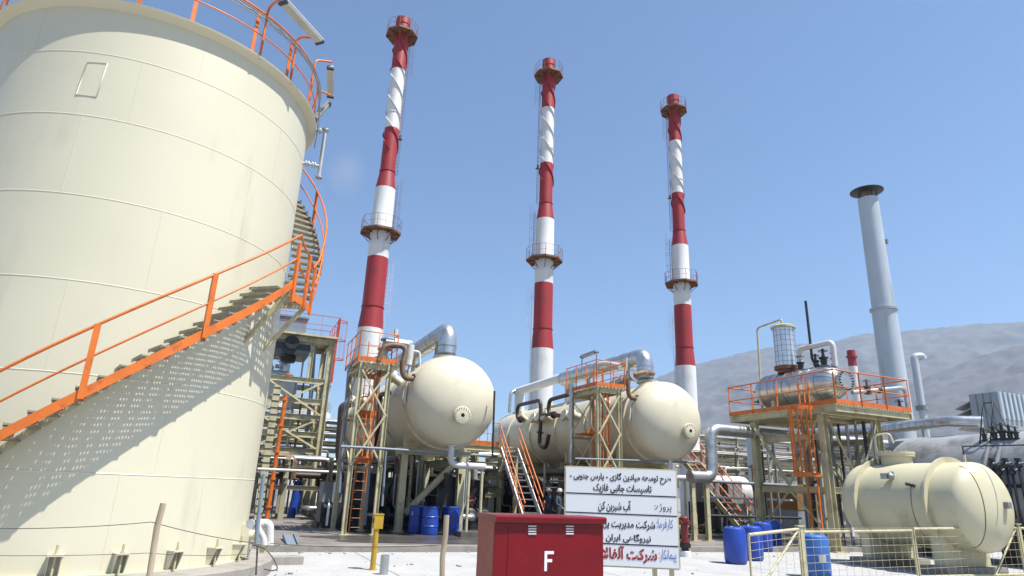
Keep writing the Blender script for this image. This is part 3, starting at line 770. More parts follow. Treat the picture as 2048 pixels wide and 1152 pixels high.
stairs(12.6, 13.5, SY1, 3.75, 26.75, .1, 'steep stairs with orange handrails and white stringers between the two vessels', M['white'], group='steep stairs beside the vessels')
def side_platform(x0, x1, y0, y1, z, label):
    root = thing('side_platform', label, 'platform', (x0, y0, .1), 'low platforms beside the vessels')
    mb = MB(); deck(mb, x0, y0, x1, y1, z); put(mb, 'deck', M['beige'], root)
    for p, q in (((x0, y0, z - .16), (x1, y0, z - .16)), ((x0, y1, z - .16), (x1, y1, z - .16))): mb = MB(); mb.ibeam(p, q, .12, .22); put(mb, 'edge_beam', M['beige'], root)
    for x in (x0 + .1, x1 - .1):
        for y in (y0, y1): mb = MB(); mb.ibeam((x, y, .1), (x, y, z - .28), .16, .16, up=(0, 1, 0)); put(mb, 'column', M['beige'], root)
    mb = MB(); railing(mb, [(x1, y1, z), (x0, y1, z), (x0, y0, z), (x1 - 1.05, y0, z)], 1.1, .55, post=.05); put(mb, 'railing', M['orange'], root)
    mb = MB(); toe(mb, [(x0, y1, z), (x0, y0 - .01, z), (x1 - 1.05, y0 - .01, z)], .2); put(mb, 'toe_board', M['orange'], root)
    return root
side_platform(10.6, 13.55, SY1 + .02, SY1 + 5.5, 3.78, 'low orange railed platform between the two vessels at the stair top')

# right hand stairs
RF = P(1490, 1062, Z=.1) * .86 + V(0, 0, EYE * .14); RT = P(1398, 925, X=RF.x - .4)
RG = P(1522, 1058, Z=.1) * .86
stairs(RF.x - .55, RF.x + .45, RF.y + 3.5, 3.55, RF.y, .1, 'steep cream stairs with orange handrails right of the vessel behind the sign', M['beige'], group='steep stairs beside the vessels', xfoot=RF.x)
side_platform(RF.x - 2.9, RF.x + .42, RF.y + 3.52, RF.y + 8, 3.58, 'low orange railed platform right of the vessel behind the sign')

# ------------------------------------------------------------------ pipework on and around the vessels
def pipe(name, label, pts, r, m, cat='pipe', bend=None, group=None, flanges=(), seg=14):
    pts = [Vector(p) for p in pts]
    mb = MB(); mb.tube(pts, r, seg, bend=bend if bend is not None else r * 3)
    for f in flanges:
        a, b = pts[f[0]], pts[f[0] + 1]; q = a + (b - a) * f[1]; d = (b - a).normalized()
        mb.cyl(q - d * .05, q - d * .008, r * 1.75, 16); mb.cyl(q + d * .008, q + d * .05, r * 1.75, 16)
    return put(mb, name, m, label=label, cat=cat, group=group, loc=pts[0])
for dx, wh, X0 in ((0, 'by the blue drums', VX1), (VX2 - VX1, 'behind the sign', VX2)):
    y = VY - .15
    root = thing('drain_pipe', 'white drain pipe dropping from the round vessel head ' + wh, 'pipe', (X0, y, VZ - VR))
    za = P(905, 930, Y=y).z + (.0 if dx == 0 else -.02)
    mb = MB(); mb.tube([(X0 + .02, y, VZ - VR * .93), (X0 + .02, y, za), (X0 + 1.35, y, za)], .115, 16, bend=.3); mb.cyl((X0 + .02, y, VZ - VR * .96), (X0 + .02, y, VZ - VR * .98 + .0), .2, 16); put(mb, 'pipe_run', M['whitepipe'], root)
    for xx in (.75, 1.25): mb = MB(); mb.tube([(X0 + xx, y, za - .11), (X0 + xx, y, .1)], .055, 10); mb.box((X0 + xx, y, .12), (.24, .24, .03)); put(mb, 'pipe_stand', M['beige'], root)
    mb = MB(); mb.mm((X0 + .45, y - .35, .1), (X0 + 1.7, y + .35, .27)); put(mb, 'plinth', M['darkconcrete'], root)
q = lambda x, y, Y=22.55: P(x, y, Y=Y)
pipe('steam_pipe', 'brown primed pipe looping from the orange tower down into the round vessel head', [q(757, 722), q(768, 690), q(815, 692), q(803, 733), q(808, 757), q(842, 757, 22.75)], .10, M['rustpipe'], bend=.35, flanges=((4, .62),))
pipe('relief_pipe', 'white pipe hanging down the side of the round vessel head beside the brown loop', [q(772, 682, 22.9), q(818, 688, 22.9), q(821, 722, 22.9), q(808, 806, 22.9), q(830, 806, 22.9)], .06, M['whitepipe'], bend=.12, seg=10)
mb = MB(); mb.tube([q(822, 690, 22.9), q(816, 730, 22.9)], .14, 14)
put(mb, 'strainer', M['whitepipe'], label='white cylinder strainer on the pipe above the brown loop', cat='strainer', loc=q(816, 730, 22.9))
pipe('relief_pipe', 'thin white pipe hoop between the strainer and the clad duct', [q(826, 702, 23.2), q(839, 704, 23.2), q(840, 735, 23.2)], .05, M['whitepipe'], bend=.1, seg=8)
root = thing('ejector', 'steel steam ejector lying across the platform rail near the brown loop', 'ejector', q(770, 690, 23.2))
a_, b_ = q(757, 735, 23.2), q(776, 680, 23.2)
mb = MB(); mb.tube([a_, a_.lerp(b_, .4), b_], [.22, .17, .15], 16); put(mb, 'body', M['galv'], root)
for f in (0, .33, .66, 1): mb = MB(); c = a_.lerp(b_, f); d = (b_ - a_).normalized() * .03; mb.cyl(c - d, c + d, .27, 16); put(mb, 'flange', M['grey'], root)
mb = MB(); mb.tube([b_, b_ + V(.9, 0, -.02)], .1, 12); mb.tube([q(790, 682, 23.2), q(790, 658, 23.2)], .035, 8); mb.box(q(793, 664, 23.2), (.12, .12, .22)); put(mb, 'nozzle', M['whitepipe'], root)
DX = VX2 - VX1
root = thing('ejector', 'steel steam ejector beside the tower above the sign with a brown bent outlet', 'ejector', q(1250, 755, 23.2))
a_, b_ = q(1222, 772, 24.4), q(1268, 750, 23.0)
mb = MB(); mb.tube([a_, a_.lerp(b_, .5), b_], [.2, .17, .22], 16); put(mb, 'body', M['galv'], root)
for f in (.3, .62, 1): mb = MB(); c = a_.lerp(b_, f); d = (b_ - a_).normalized() * .03; mb.cyl(c - d, c + d, .29, 16); put(mb, 'flange', M['grey'], root)
mb = MB(); mb.tube([q(1253, 742, 23.2), q(1253, 715, 23.2)], .04, 8); put(mb, 'stem', M['whitepipe'], root)
mb = MB(); mb.tube([b_, q(1285, 745, 22.9), q(1306, 747, 23.3)], .11, 12, bend=.2); put(mb, 'outlet', M['rustpipe'], root)
pipe('steam_pipe', 'brown pipe dropping from the ejector into the round vessel head behind the sign', [q(1256, 762), q(1257, 796), q(1290, 799, 22.75)], .09, M['rustpipe'], bend=.3, flanges=((1, .55),))
pipe('relief_pipe', 'thin white pipe down the side of the vessel head behind the sign', [q(1262, 790, 22.7), q(1259, 842, 22.7), q(1288, 842, 22.9)], .045, M['whitepipe'], bend=.1, seg=8)
pipe('white_header', 'white header pipe at the rail of the tower above the sign', [q(1192, 748, 24.6), q(1194, 729, 24.6), q(1212, 726, 24.2), q(1240, 732, 23.4)], .11, M['whitepipe'], bend=.25)
x = lambda a, b, X=15.05: P(a, b, X=X)
pipe('condensate_pipe', 'dark brown pipe loop on the vessel flank, left of its fellow near the tower', [x(1046, 840), x(1034, 838), x(1035, 811), x(1081, 800), x(1082, 840), x(1078, 890), x(1092, 897), x(1098, 868)], .105, M['darkpipe'], bend=.35, flanges=((0, .4), (4, .5)))
pipe('condensate_pipe', 'dark brown pipe on the vessel flank that dips from beside the tower above the sign', [x(1142, 788), x(1098, 800), x(1097, 829), x(1118, 831)], .105, M['darkpipe'], bend=.35, flanges=((2, .5),))
pipe('condensate_pipe', 'dark brown pipe crossing the vessel flank low behind the orange stairs', [x(1083, 830), x(1100, 829)], .085, M['darkpipe'])
x1 = lambda a, b, X=5.55: P(a, b, X=X)
pipe('condensate_pipe', 'dark brown pipe behind the access tower nearest the storage tank', [x1(778, 786), x1(760, 790), x1(757, 850), x1(748, 890)], .10, M['darkpipe'], bend=.3)
pipe('condensate_pipe', 'thick dark pipe standing just left of the access tower nearest the storage tank', [q(690, 1000, 27.5), q(677, 905, 27.5), q(684, 812, 27.5), q(700, 808, 27.5)], .15, M['darkpipe'], bend=.4)
pipe('cable_conduit', 'blue grey conduit bent over beside the access tower nearest the storage tank', [q(678, 985, 23.6), q(697, 745, 23.6), q(705, 722, 23.6), q(712, 700, 23.6)], .055, M['bluegrey'], bend=.3)
pipe('cable_conduit', 'blue grey conduit inside the access tower nearest the storage tank', [q(729, 1050, 24.2), q(745, 860, 24.2), q(757, 745, 24.2)], .06, M['bluegrey'])
pipe('cable_conduit', 'grey conduit up the left side of the tower above the sign', [q(1141, 925, 24.6), q(1143, 770, 24.6)], .09, M['galv'])
pipe('cable_conduit', 'grey conduit between the columns of the tower above the sign', [q(1196, 925, 23.6), q(1198, 795, 23.6)], .08, M['galv'])
pipe('water_pipe', 'thin grey pipe crossing under the round vessel head by the blue drums', [q(682, 893, 22.45), q(760, 897, 22.45), q(985, 912, 22.45)], .045, M['bluegrey'], seg=8)
pipe('water_pipe', 'thin grey upright pipe under the vessel by the blue drums', [q(772, 902, 23.0), q(764, 1012, 23.0)], .045, M['bluegrey'], seg=8)
pipe('water_pipe', 'thin grey pipe crossing low behind the sign and tower', [q(1150, 917, 22.4), q(1400, 925, 22.4)], .035, M['bluegrey'], seg=8)
pipe('vent_pole', 'thin dark upright pole right of the round vessel head by the drums', [q(989, 782, 21.6), q(985, 915, 21.6)], .04, M['dark'], seg=8)
# big aluminium clad line right of the vessels
YM = 21.4; m1, m2 = P(1424, 858, Y=YM), P(1421, 955, Y=YM)
xm = (m1.x + m2.x) / 2
root = thing('clad_pipe', 'aluminium clad pipe with two square bends right of the vessel behind the sign', 'pipe', (xm, YM, m2.z))
mb = MB(); mb.tube([(17.2, YM, m2.z), (xm, YM, m2.z), (xm, YM, m1.z), (xm + 5.2, YM, m1.z)], .235, 22, bend=.45, arc=8); put(mb, 'cladding', M['silver'], root)
for k in range(5): mb = MB(); mb.lathe((xm, YM, m2.z + .5 + .25 * k), [(.23, 0), (.243, .003), (.243, .025), (.23, .028)], seg=22); put(mb, 'seam_band', M['galv'], root)
for dx in (-.35, -1.05): mb = MB(); mb.ibeam((xm + dx, YM, .1), (xm + dx, YM, m2.z - .24), .16, .16); mb.box((xm + dx, YM, .115), (.35, .35, .03)); put(mb, 'pipe_stand', M['beige'], root)

# ------------------------------------------------------------------ blue drums
def drum_profile(r, h, kind):
    if kind == 'ribbed':
        p = [(0, 0), (r - .03, 0), (r - .008, .015), (r, .05)]
        for z in (.3, .62): p += [(r, h * z - .03), (r + .012, h * z - .015), (r + .012, h * z + .015), (r, h * z + .03)]
        return p + [(r, h - .07), (r + .012, h - .06), (r + .014, h - .03), (r + .004, h - .01), (r - .02, h - .008), (r - .03, h - .03), (0, h - .03)]
    return [(0, 0), (r - .07, 0), (r - .02, .03), (r, .10), (r + .008, h * .5), (r, h - .14), (r - .022, h - .055), (r - .07, h - .015), (r - .10, h - .005), (r - .11, h - .02), (0, h - .02)]
def drum(x, y, z, kind, label, group, m, paper=None, rz=0, tilt=0, sc_=1.0):
    root = thing('plastic_drum', label, 'drum', (x, y, z), group, rz)
    r, h = .30 * sc_, .96 * sc_
    mb = MB(); mb.lathe((x, y, z), drum_profile(r, h, kind), seg=36); put(mb, 'barrel', m, root)
    for a in (-1, 1): mb = MB(); mb.cyl((x + a * .17, y, z + h - .03), (x + a * .17, y, z + h + (.0 if kind == 'ribbed' else .012)), .035, 12); put(mb, 'bung', m, root)
    if paper:
        a0, z0, w, hh = paper; mb = MB(); n = 6; vs = []
        for k in range(n + 1):
            a = a0 + w * k / n
            for zz in (z0, z0 + hh): vs.append((x + (r + .012) * math.cos(a), y + (r + .012) * math.sin(a), z + zz))
        mb.add(vs, [(2 * k, 2 * k + 2, 2 * k + 3, 2 * k + 1) for k in range(n)]); put(mb, 'paper_label', M['paper'], root)
    return root
GL, GR = 'blue drums under the vessel', 'blue drums near the gate'
for (px, py, lab, pap) in ((837, 1068, 'ribbed blue drum leftmost of the four under the round vessel head, small white label', (R_(-150), .62, .2, .12)), (863, 1071, 'ribbed blue drum standing in front of its row under the round vessel head', None), (886, 1064, 'ribbed blue drum half hidden behind the others under the round vessel head', None), (906, 1070, 'ribbed blue drum on the right of the four under the vessel', None)):
    p = P(px, py, Z=.1); drum(p.x, p.y + .3, .1, 'ribbed', lab, GL, M['bluedrum'], pap)
for (px, py, lab, pap, m, s_, z) in ((1480, 1130, 'rounded blue drum at the free end of the open gate leaf', None, 'bluedrum', 1.0, .012), (1514, 1123, 'rounded blue drum close behind the gate leaf, beside another drum', None, 'bluedrum', 1.0, .012), (1535, 1104, 'dark blue drum in the shade behind the gate leaf', None, 'bluedrum', 1.0, .012), (1554, 1096, 'dark blue drum farthest back, near the ladder tower foot', None, 'bluedrum', 1.0, .012), (1648, 1158, 'paler blue drum with a white paper label behind the mesh fence', (R_(-128), .36, .55, .16), 'paledrum', 1.0, .012)):
    p = P(px, py, Z=z); drum(p.x + .1, p.y + .25, z, 'round', lab, GR, M[m], pap, sc_=s_)

# ------------------------------------------------------------------ tower with the deaerator drum (right)
QX0 = 20.4; pn = P(1672, 806, X=QX0); QY0 = pn.y; QZ = P(1672, 800, X=QX0).z - .12
QY1 = P(1460, 830, X=QX0).y; QX1 = P(1821, 815, Y=QY0).x
root = thing('vessel_tower', 'cream steel tower with a wide orange railed platform carrying a clad drum', 'tower', (QX0, QY0, 0))
cx0, cx1, cy0, cy1 = P(1645, 845, Y=QY0 + .95).x, QX1 - .85, QY0 + .95, QY1 - 1.1
for X_ in (cx0, cx1):
    for Y_ in (cy0, cy1):
        mb = MB(); mb.ibeam((X_, Y_, .012), (X_, Y_, QZ - .3), .26, .26, up=(1, 0, 0)); mb.box((X_, Y_, .03), (.5, .5, .04)); put(mb, 'column', M['beige'], root)
for z in (2.15, 4.1):
    for a, b in (((cx0 + .131, cy0, z), (cx1 - .131, cy0, z)), ((cx0 + .131, cy1, z), (cx1 - .131, cy1, z)), ((cx0, cy0 + .131, z), (cx0, cy1 - .131, z)), ((cx1, cy0 + .131, z), (cx1, cy1 - .131, z))):
        if z < 3 or a[0] == b[0]: mb = MB(); mb.ibeam(a, b, .16, .22); put(mb, 'tie_beam', M['beige'], root)
def kb(a, b, w=.09): mb = MB(); mb.angle(a, b, w); put(mb, 'brace', M['beige'], root)
for X_ in (cx0 - .14, cx1 + .05):
    ym = (cy0 + cy1) / 2
    kb((X_, cy0 + .1, .5), (X_, ym, 2.05)); kb((X_, cy1 - .1, .5), (X_, ym, 2.05))
    kb((X_, cy0 + .1, QZ - .5), (X_, ym, 2.3)); kb((X_, cy1 - .1, QZ - .5), (X_, ym, 2.3))
xm_ = (cx0 + cx1) / 2
for Y_ in (cy0 - .14,):
    kb((cx0 + .1, Y_, QZ - .5), (xm_, Y_, 2.3)); kb((cx1 - .1, Y_, QZ - .5), (xm_, Y_, 2.3))
mb = MB()
for Y_ in (QY0 + .06, cy0, (cy0 + cy1) / 2, cy1, QY1 - .06): mb.ibeam((QX0 + .07, Y_, QZ - .17), (QX1 - .07, Y_, QZ - .17), .13, .22)
put(mb, 'floor_beams', M['beige'], root)
for X_ in (QX0, QX1): mb = MB(); mb.ibeam((X_, QY0, QZ - .16), (X_, QY1, QZ - .16), .12, .24); put(mb, 'edge_beam', M['beige'], root)
mb = MB(); deck(mb, QX0, QY0, QX1, QY1, QZ, bars=.15); put(mb, 'deck', M['beige'], root)
cs = [V(QX0, QY0, QZ), V(QX1, QY0, QZ), V(QX1, QY1, QZ), V(QX0, QY1, QZ)]
mb = MB(); toe(mb, [c + V(0, 0, .006) for c in cs + cs[:1]], .17); put(mb, 'toe_board', M['orange'], root)
hq = P(1662, 739, X=QX0).z - QZ
mb = MB(); railing(mb, cs, hq, 1.35, closed=True, post=.07, r=.028); put(mb, 'railing', M['orange'], root)
yl = P(1612, 850, X=QX0 - .25).y; tdir = V(0, -1, 0)
mb = MB(); ladder(mb, (QX0 - .2, yl, .02), (QX0 - .2, yl, QZ + 1.0), (0, 1, 0), w=.46); put(mb, 'ladder', M['orange'], root)
mb = MB(); cage(mb, (QX0 - .2, yl, P(1600, 950, X=QX0 - .3).z), (QX0 - .2, yl, QZ - .1), (0, 1, 0), (-1, 0, 0), w=.8, dep=.75, step=1.3, flat=.16, vert=.085); put(mb, 'ladder_cage', M['orange'], root)

# clad drum with its column on the platform
DXc = QX0 + 1.75; f_ = P(1686, 762, X=DXc); DZ = f_.z; DY0 = f_.y + .45; DY1 = P(1545, 785, X=DXc).y + .2
DRr = .74
root = thing('deaerator_drum', 'aluminium clad drum lying on the orange railed platform', 'pressure vessel', (DXc, DY0, QZ))
mb = MB(); pr = [(.34, -.5), (.34, -.36), (.42, -.34), (.56, -.22), (.66, -.02), (DRr, .3), (DRr, .5)]
L_ = DY1 - DY0
mb.lathe((DXc, DY0, DZ), pr + [(DRr, L_ - .1), (DRr * .85, L_ + .2), (DRr * .5, L_ + .4), (0, L_ + .45)], axis=(0, 1, 0), seg=40); put(mb, 'cladding', M['silver'], root)
for k in range(8): mb = MB(); mb.lathe((DXc, DY0 + .32 + k * (L_ - .5) / 7, DZ), [(DRr - .01, 0), (DRr + .012, .004), (DRr + .012, .022), (DRr - .01, .026)], axis=(0, 1, 0), seg=40); put(mb, 'seam_band', M['band'] if k in (0, 4) else M['galv'], root)
mb = MB()
for k in range(22):
    a = 2 * math.pi * k / 22; d = V(math.cos(a), 0, math.sin(a)); mb.tube([V(DXc, DY0 - .33, DZ) + d * .44, V(DXc, DY0 - .215, DZ) + d * .572, V(DXc, DY0 - .015, DZ) + d * .67, V(DXc, DY0 + .3, DZ) + d * (DRr + .004)], .008, 4)
put(mb, 'head_seams', M['band'], root)
mb = MB(); mb.lathe((DXc, DY0 - .5, DZ), [(0, -.1), (.42, -.1), (.42, -.02), (.42, 0), (.3, 0)], axis=(0, 1, 0), seg=32)
for k in range(20): a = 2 * math.pi * k / 20; p = V(DXc + .365 * math.cos(a), DY0 - .6, DZ + .365 * math.sin(a)); mb.cyl(p, p + V(0, -.05, 0), .03, 6, mi=1)
put(mb, 'end_flange', [M['galv'], M['black']], root)
for y in (DY0 + .7, DY1 - .7): mb = MB(); mb.mm((DXc - .55, y - .1, QZ), (DXc + .55, y + .1, DZ - DRr * .62)); put(mb, 'saddle', M['beige'], root)
cb = P(1575, 748, X=DXc); ct = P(1566, 655, X=DXc)
cxy = (DXc, (cb.y + ct.y) / 2); cr_ = .44
root2 = thing('deaerator_column', 'upright quilted aluminium column standing on the clad drum', 'column', (DXc, cxy[1], cb.z))
zb_, zt_ = DZ + DRr - .05, ct.z
mb = MB(); mb.lathe((*cxy, 0), [(cr_ - .04, zb_), (cr_ - .04, zb_ + .16), (cr_ + .08, zb_ + .17), (cr_ + .08, zb_ + .23), (cr_ + .08, zb_ + .26), (cr_ + .08, zb_ + .32), (cr_, zb_ + .33)], seg=32); put(mb, 'base_flange', M['brownsteel'], root2)
mb = MB(); mb.lathe((*cxy, 0), [(cr_, zb_ + .33), (cr_, zt_ - .06)], seg=40); put(mb, 'cladding', M['silverbright'], root2)
mb = MB()
n = 7
for k in range(n): z = zb_ + .5 + (zt_ - zb_ - .7) * k / (n - 1); mb.lathe((*cxy, z), [(cr_ - .005, 0), (cr_ + .006, .002), (cr_ + .006, .014), (cr_ - .005, .016)], seg=40)
for k in range(14): a = 2 * math.pi * k / 14; mb.beam((cxy[0] + (cr_ + .001) * math.cos(a), cxy[1] + (cr_ + .001) * math.sin(a), zb_ + .34), (cxy[0] + (cr_ + .001) * math.cos(a), cxy[1] + (cr_ + .001) * math.sin(a), zt_ - .08), .012, .012)
put(mb, 'quilt_seams', M['band'], root2)
mb = MB(); mb.lathe((*cxy, 0), [(cr_, zt_ - .06), (cr_ + .09, zt_ - .06), (cr_ + .09, zt_ + .02), (cr_ * .8, zt_ + .1), (cr_ * .3, zt_ + .16), (0, zt_ + .17)], seg=36); put(mb, 'lid', M['beige'], root2)
yc_ = cxy[1]; zg = P(1560, 638, Y=yc_).z
pv = P(1514, 656, Y=yc_ + 1.6); pv2 = P(1523, 800, Y=yc_ + 1.6)
pipe('vent_pipe', 'thin bent vent pipe from the lid of the quilted column down to the platform', [(cxy[0] - .05, cxy[1], zt_ + .15), (cxy[0] - .05, cxy[1], zg), (pv.x, pv.y, pv.z), (pv2.x, pv2.y, QZ + .1)], .045, M['beige'], bend=.2, seg=8)
y_ = DY0 + 1.6
a = P(1598, 732, X=DXc - .1); b = P(1604, 700, X=DXc - .1)
zt = P(1606, 697, X=DXc).z
e_ = P(1668, 712, X=DXc)
root = thing('relief_line', 'white relief pipe bridge with dark valves on top of the clad drum', 'pipe', (DXc, a.y, DZ + DRr))
mb = MB(); mb.tube([(DXc, a.y, DZ + DRr + .3), (DXc, a.y, zt), (DXc, e_.y, zt), (DXc, e_.y, DZ + DRr - .1)], .11, 14, bend=.22); put(mb, 'pipe_run', M['whitepipe'], root)
def valve(parent, p, s=1.0, m='dark'):
    p = Vector(p); mb = MB(); mb.lathe(p, [(.07 * s, 0), (.16 * s, .02 * s), (.16 * s, .07 * s), (.10 * s, .09 * s), (.12 * s, .2 * s), (.12 * s, .3 * s), (.17 * s, .33 * s), (.17 * s, .38 * s), (.06 * s, .40 * s), (.05 * s, .7 * s), (0, .7 * s)], seg=14)
    mb.tube([p + V(.16 * s * math.cos(u), .16 * s * math.sin(u), .62 * s) for u in [2 * math.pi * k / 12 for k in range(12)]], .016 * s, 5, closed=True)
    mb.tube([p + V(-.16 * s, 0, .62 * s), p + V(.16 * s, 0, .62 * s)], .012 * s, 5)
    return put(mb, 'valve', M[m], parent)
for yy, s in ((a.y, 1.0), (a.y - .75, .9), (a.y - 1.15, 1.1), (a.y - 1.65, .8)): valve(root, (DXc + (.0 if yy == a.y else .05), yy, DZ + DRr - .05), s)
pA, pB = P(1625, 725, X=DXc), P(1611, 602, X=DXc)
pipe('exhaust_pipe', 'tall thin black exhaust pipe rising from the valves on the clad drum', [(DXc, pA.y - .35, DZ + DRr), (DXc, pA.y, pA.z + .05), (DXc, pA.y + .02, pB.z)], .055, M['dark'], bend=.2, seg=10)
root = thing('level_column', 'black level gauge with small valves at the far end of the orange platform', 'gauge', (pv2.x, pv2.y, QZ))
mb = MB(); mb.tube([(pv2.x + .1, pv2.y - .2, QZ), (pv2.x + .1, pv2.y - .2, QZ + 1.35)], .05, 8); mb.box((pv2.x + .1, pv2.y - .2, QZ + .8), (.12, .12, .5)); put(mb, 'gauge_body', M['black'], root)
for z in (.3, .75, 1.2): mb = MB(); mb.tube([(pv2.x + .1, pv2.y - .2, QZ + z), (pv2.x - .35, pv2.y + .1, QZ + z)], .03, 8); mb.ball((pv2.x - .2, pv2.y, QZ + z), .08, 10, 6); put(mb, 'branch', M['rustpipe'] if z == .75 else M['dark'], root)
# small pipes and hand wheels at the right of the platform
g_ = [P(1705, 785, Y=QY0 + 1.2), P(1800, 776, Y=QY0 + 1.2)]
root = thing('feed_line', 'grey feed pipe with a hand wheel valve along the right of the orange platform', 'pipe', g_[0])
mb = MB(); mb.tube([g_[0], g_[1], g_[1] + V(.28, 0, -.02), g_[1] + V(.30, 0, -1.2)], .085, 12, bend=.2); put(mb, 'pipe_run', M['galv'], root)
valve(root, (g_[0].x + .9, g_[0].y, g_[0].z), .9, 'rustpipe'); valve(root, (g_[1].x - .6, QY0 + .9, QZ), .95)
for k, f in enumerate((.3, .55)): mb = MB(); p = g_[0].lerp(g_[1], f); mb.ball(p, .15, 12, 8); put(mb, 'valve_body', M['brownsteel' if k else 'dark'], root)

# ------------------------------------------------------------------ cream horizontal tank with two rings
HX = 18.6; r2p, r1p = P(1895, 912, X=HX), P(1758, 926, X=HX); _t, _b = P(1900, 925, X=HX).z, P(1935, 1103, X=HX).z; HZ, HR_ = (_t + _b) / 2, (_t - _b) / 2
HY2, HY1 = r2p.y, r1p.y
HE = HY2 - .62
root = thing('fuel_tank', 'cream horizontal storage tank with two raised rings, behind the mesh fence', 'tank', (HX, HY2, 0))
mb = MB(); hd = .52; prof = [(HR_ * math.sin(math.pi / 2 * k / 14), -hd * math.cos(math.pi / 2 * k / 14)) for k in range(15)]
HL = (HY1 + .40) - HE
prof += [(HR_, HL)] + [(HR_ * math.cos(math.pi / 2 * k / 14), HL + hd * math.sin(math.pi / 2 * k / 14)) for k in range(1, 15)]
mb.lathe((HX, HE, HZ), prof, axis=(0, 1, 0), seg=72); put(mb, 'shell', M['fueltank'], root)
for y in (HY1, HY2): mb = MB(); mb.lathe((HX, y - .03, HZ), [(HR_ - .02, 0), (HR_ + .15, 0), (HR_ + .15, .06), (HR_ - .02, .06)], axis=(0, 1, 0), seg=72); put(mb, 'stiffening_ring', M['fueltank'], root)
for y in (HY1 + .05, HY2 + .05):
    mb = MB(); vs = []; n = 14
    for dy in (-.14, .14):
        for k in range(n + 1): xx = -.95 + 1.9 * k / n; vs.append((HX + xx, y + dy, HZ - math.sqrt(HR_ ** 2 - xx ** 2) + .003))
        for k in range(n + 1): xx = -.95 + 1.9 * k / n; vs.append((HX + xx, y + dy, .22))
    m_ = 2 * (n + 1)
    fs = [(k, k + 1, n + 2 + k, n + 1 + k) for k in range(n)] + [(m_ + k + 1, m_ + k, m_ + n + 1 + k, m_ + n + 2 + k) for k in range(n)] + [(n + 1 + k, n + 2 + k, m_ + n + 2 + k, m_ + n + 1 + k) for k in range(n)] + [(0, n + 1, m_ + n + 1, m_), (n, m_ + n, m_ + 2 * n + 1, 2 * n + 1)]
    mb.add(vs, fs); put(mb, 'saddle', M['fueltank'], root)
    mb = MB(); mb.mm((HX - 1.2, y - .4, .0), (HX + 1.2, y + .4, .22)); put(mb, 'plinth', M['concrete'], root)
mw = P(1796, 912, X=HX + .1); mwy = (HY1 + HY2) / 2 + .55
mb = MB(); mb.lathe((HX + .1, mwy, HZ + HR_ - .06), [(.42, 0), (.42, .27), (.50, .28), (.50, .33), (.51, .34), (.51, .40), (.0, .42)], seg=32)
for k in range(20): a = 2 * math.pi * k / 20; mb.cyl((HX + .1 + .46 * math.cos(a), mwy + .46 * math.sin(a), HZ + HR_ + .2), (HX + .1 + .46 * math.cos(a), mwy + .46 * math.sin(a), HZ + HR_ + .37), .02, 6)
put(mb, 'manway', M['fueltank'], root)
mb = MB(); a = V(HX - .25, mwy + .35, HZ + HR_ + .3); mb.tube([a + V(0, 0, -.3), a + V(0, 0, .55), a + V(.2, -.35, .6), a + V(.25, -.4, .3)], .03, 8, bend=.12); put(mb, 'davit', M['fueltank'], root)
mb = MB(); d = V(-math.cos(R_(38)), 0, math.sin(R_(38))); p = V(HX, mwy - .55, HZ) + d * (HR_ - .03)
mb.tube([p, p + d * .22, p + d * .30 + V(0, -.1, -.15)], .06, 10, bend=.1); mb.cyl(p + d * .1, p + d * .16, .12, 14); mb.box(p + d * .25 + V(0, .12, -.1), (.12, .2, .16)); put(mb, 'level_switch', M['galv'], root)
mb = MB(); d = V(-math.cos(R_(25)), 0, math.sin(R_(25))); p = V(HX, (HY1 + HY2) / 2 - .62, HZ) + d * HR_
for k in (-1, 0, 1): mb.ball(p + d * .06 + V(0, .09 * k, .02 * k), .05, 8, 6)
mb.tube([p, p + d * .1], .03, 8); put(mb, 'gauge_cock', M['dark'], root)
mb = MB(); mb.tube([p + d * .02 + V(0, 0, -.02)] + [V(HX - (HR_ + .012) * math.cos(R_(u)), p.y, HZ + (HR_ + .012) * math.sin(R_(u))) for u in (15, 5, -5, -15, -25, -35, -45)], .008, 5); put(mb, 'capillary', M['rustpipe'], root)
aa = P(1990, 1010, Y=HE - hd * .5)
rel = Vector((aa.x - HX, 0, aa.z - HZ)); rho = rel.length; yy = HE - hd * math.sqrt(max(.05, 1 - (rho / HR_) ** 2))
mb = MB(); mb.box((aa.x, yy - .05, aa.z), (.15, .14, .16)); put(mb, 'gauge_box', M['grey'], root)
mb = MB();  mb.tube([(HX, HY2 - .45, HZ + HR_ - .02), (HX, HY2 - .45, HZ + HR_ + .2)], .035, 8); put(mb, 'stub', M['fueltank'], root)
xo = -.55; zm = math.sqrt(HR_ ** 2 - xo ** 2); mb = MB()
mb.tube([(HX + xo, HE - .003 - hd * math.sqrt(max(0, 1 - (xo ** 2 + zz ** 2) / HR_ ** 2)), HZ + zz) for zz in [zm * math.sin(math.pi / 2 * k / 14) for k in range(-14, 15)]], .010, 5); put(mb, 'head_seam', M['rustpipe'], root)
pipe('breather_line', 'thin black line running right from the top of the cream horizontal tank', [(HX, HY2 - .45, HZ + HR_ + .2), (HX, HY2 - .45, HZ + HR_ + .42), (HX + 1.2, HY2 - 4.5, HZ + HR_ + .42)], .018, M['black'], bend=.03, seg=6)

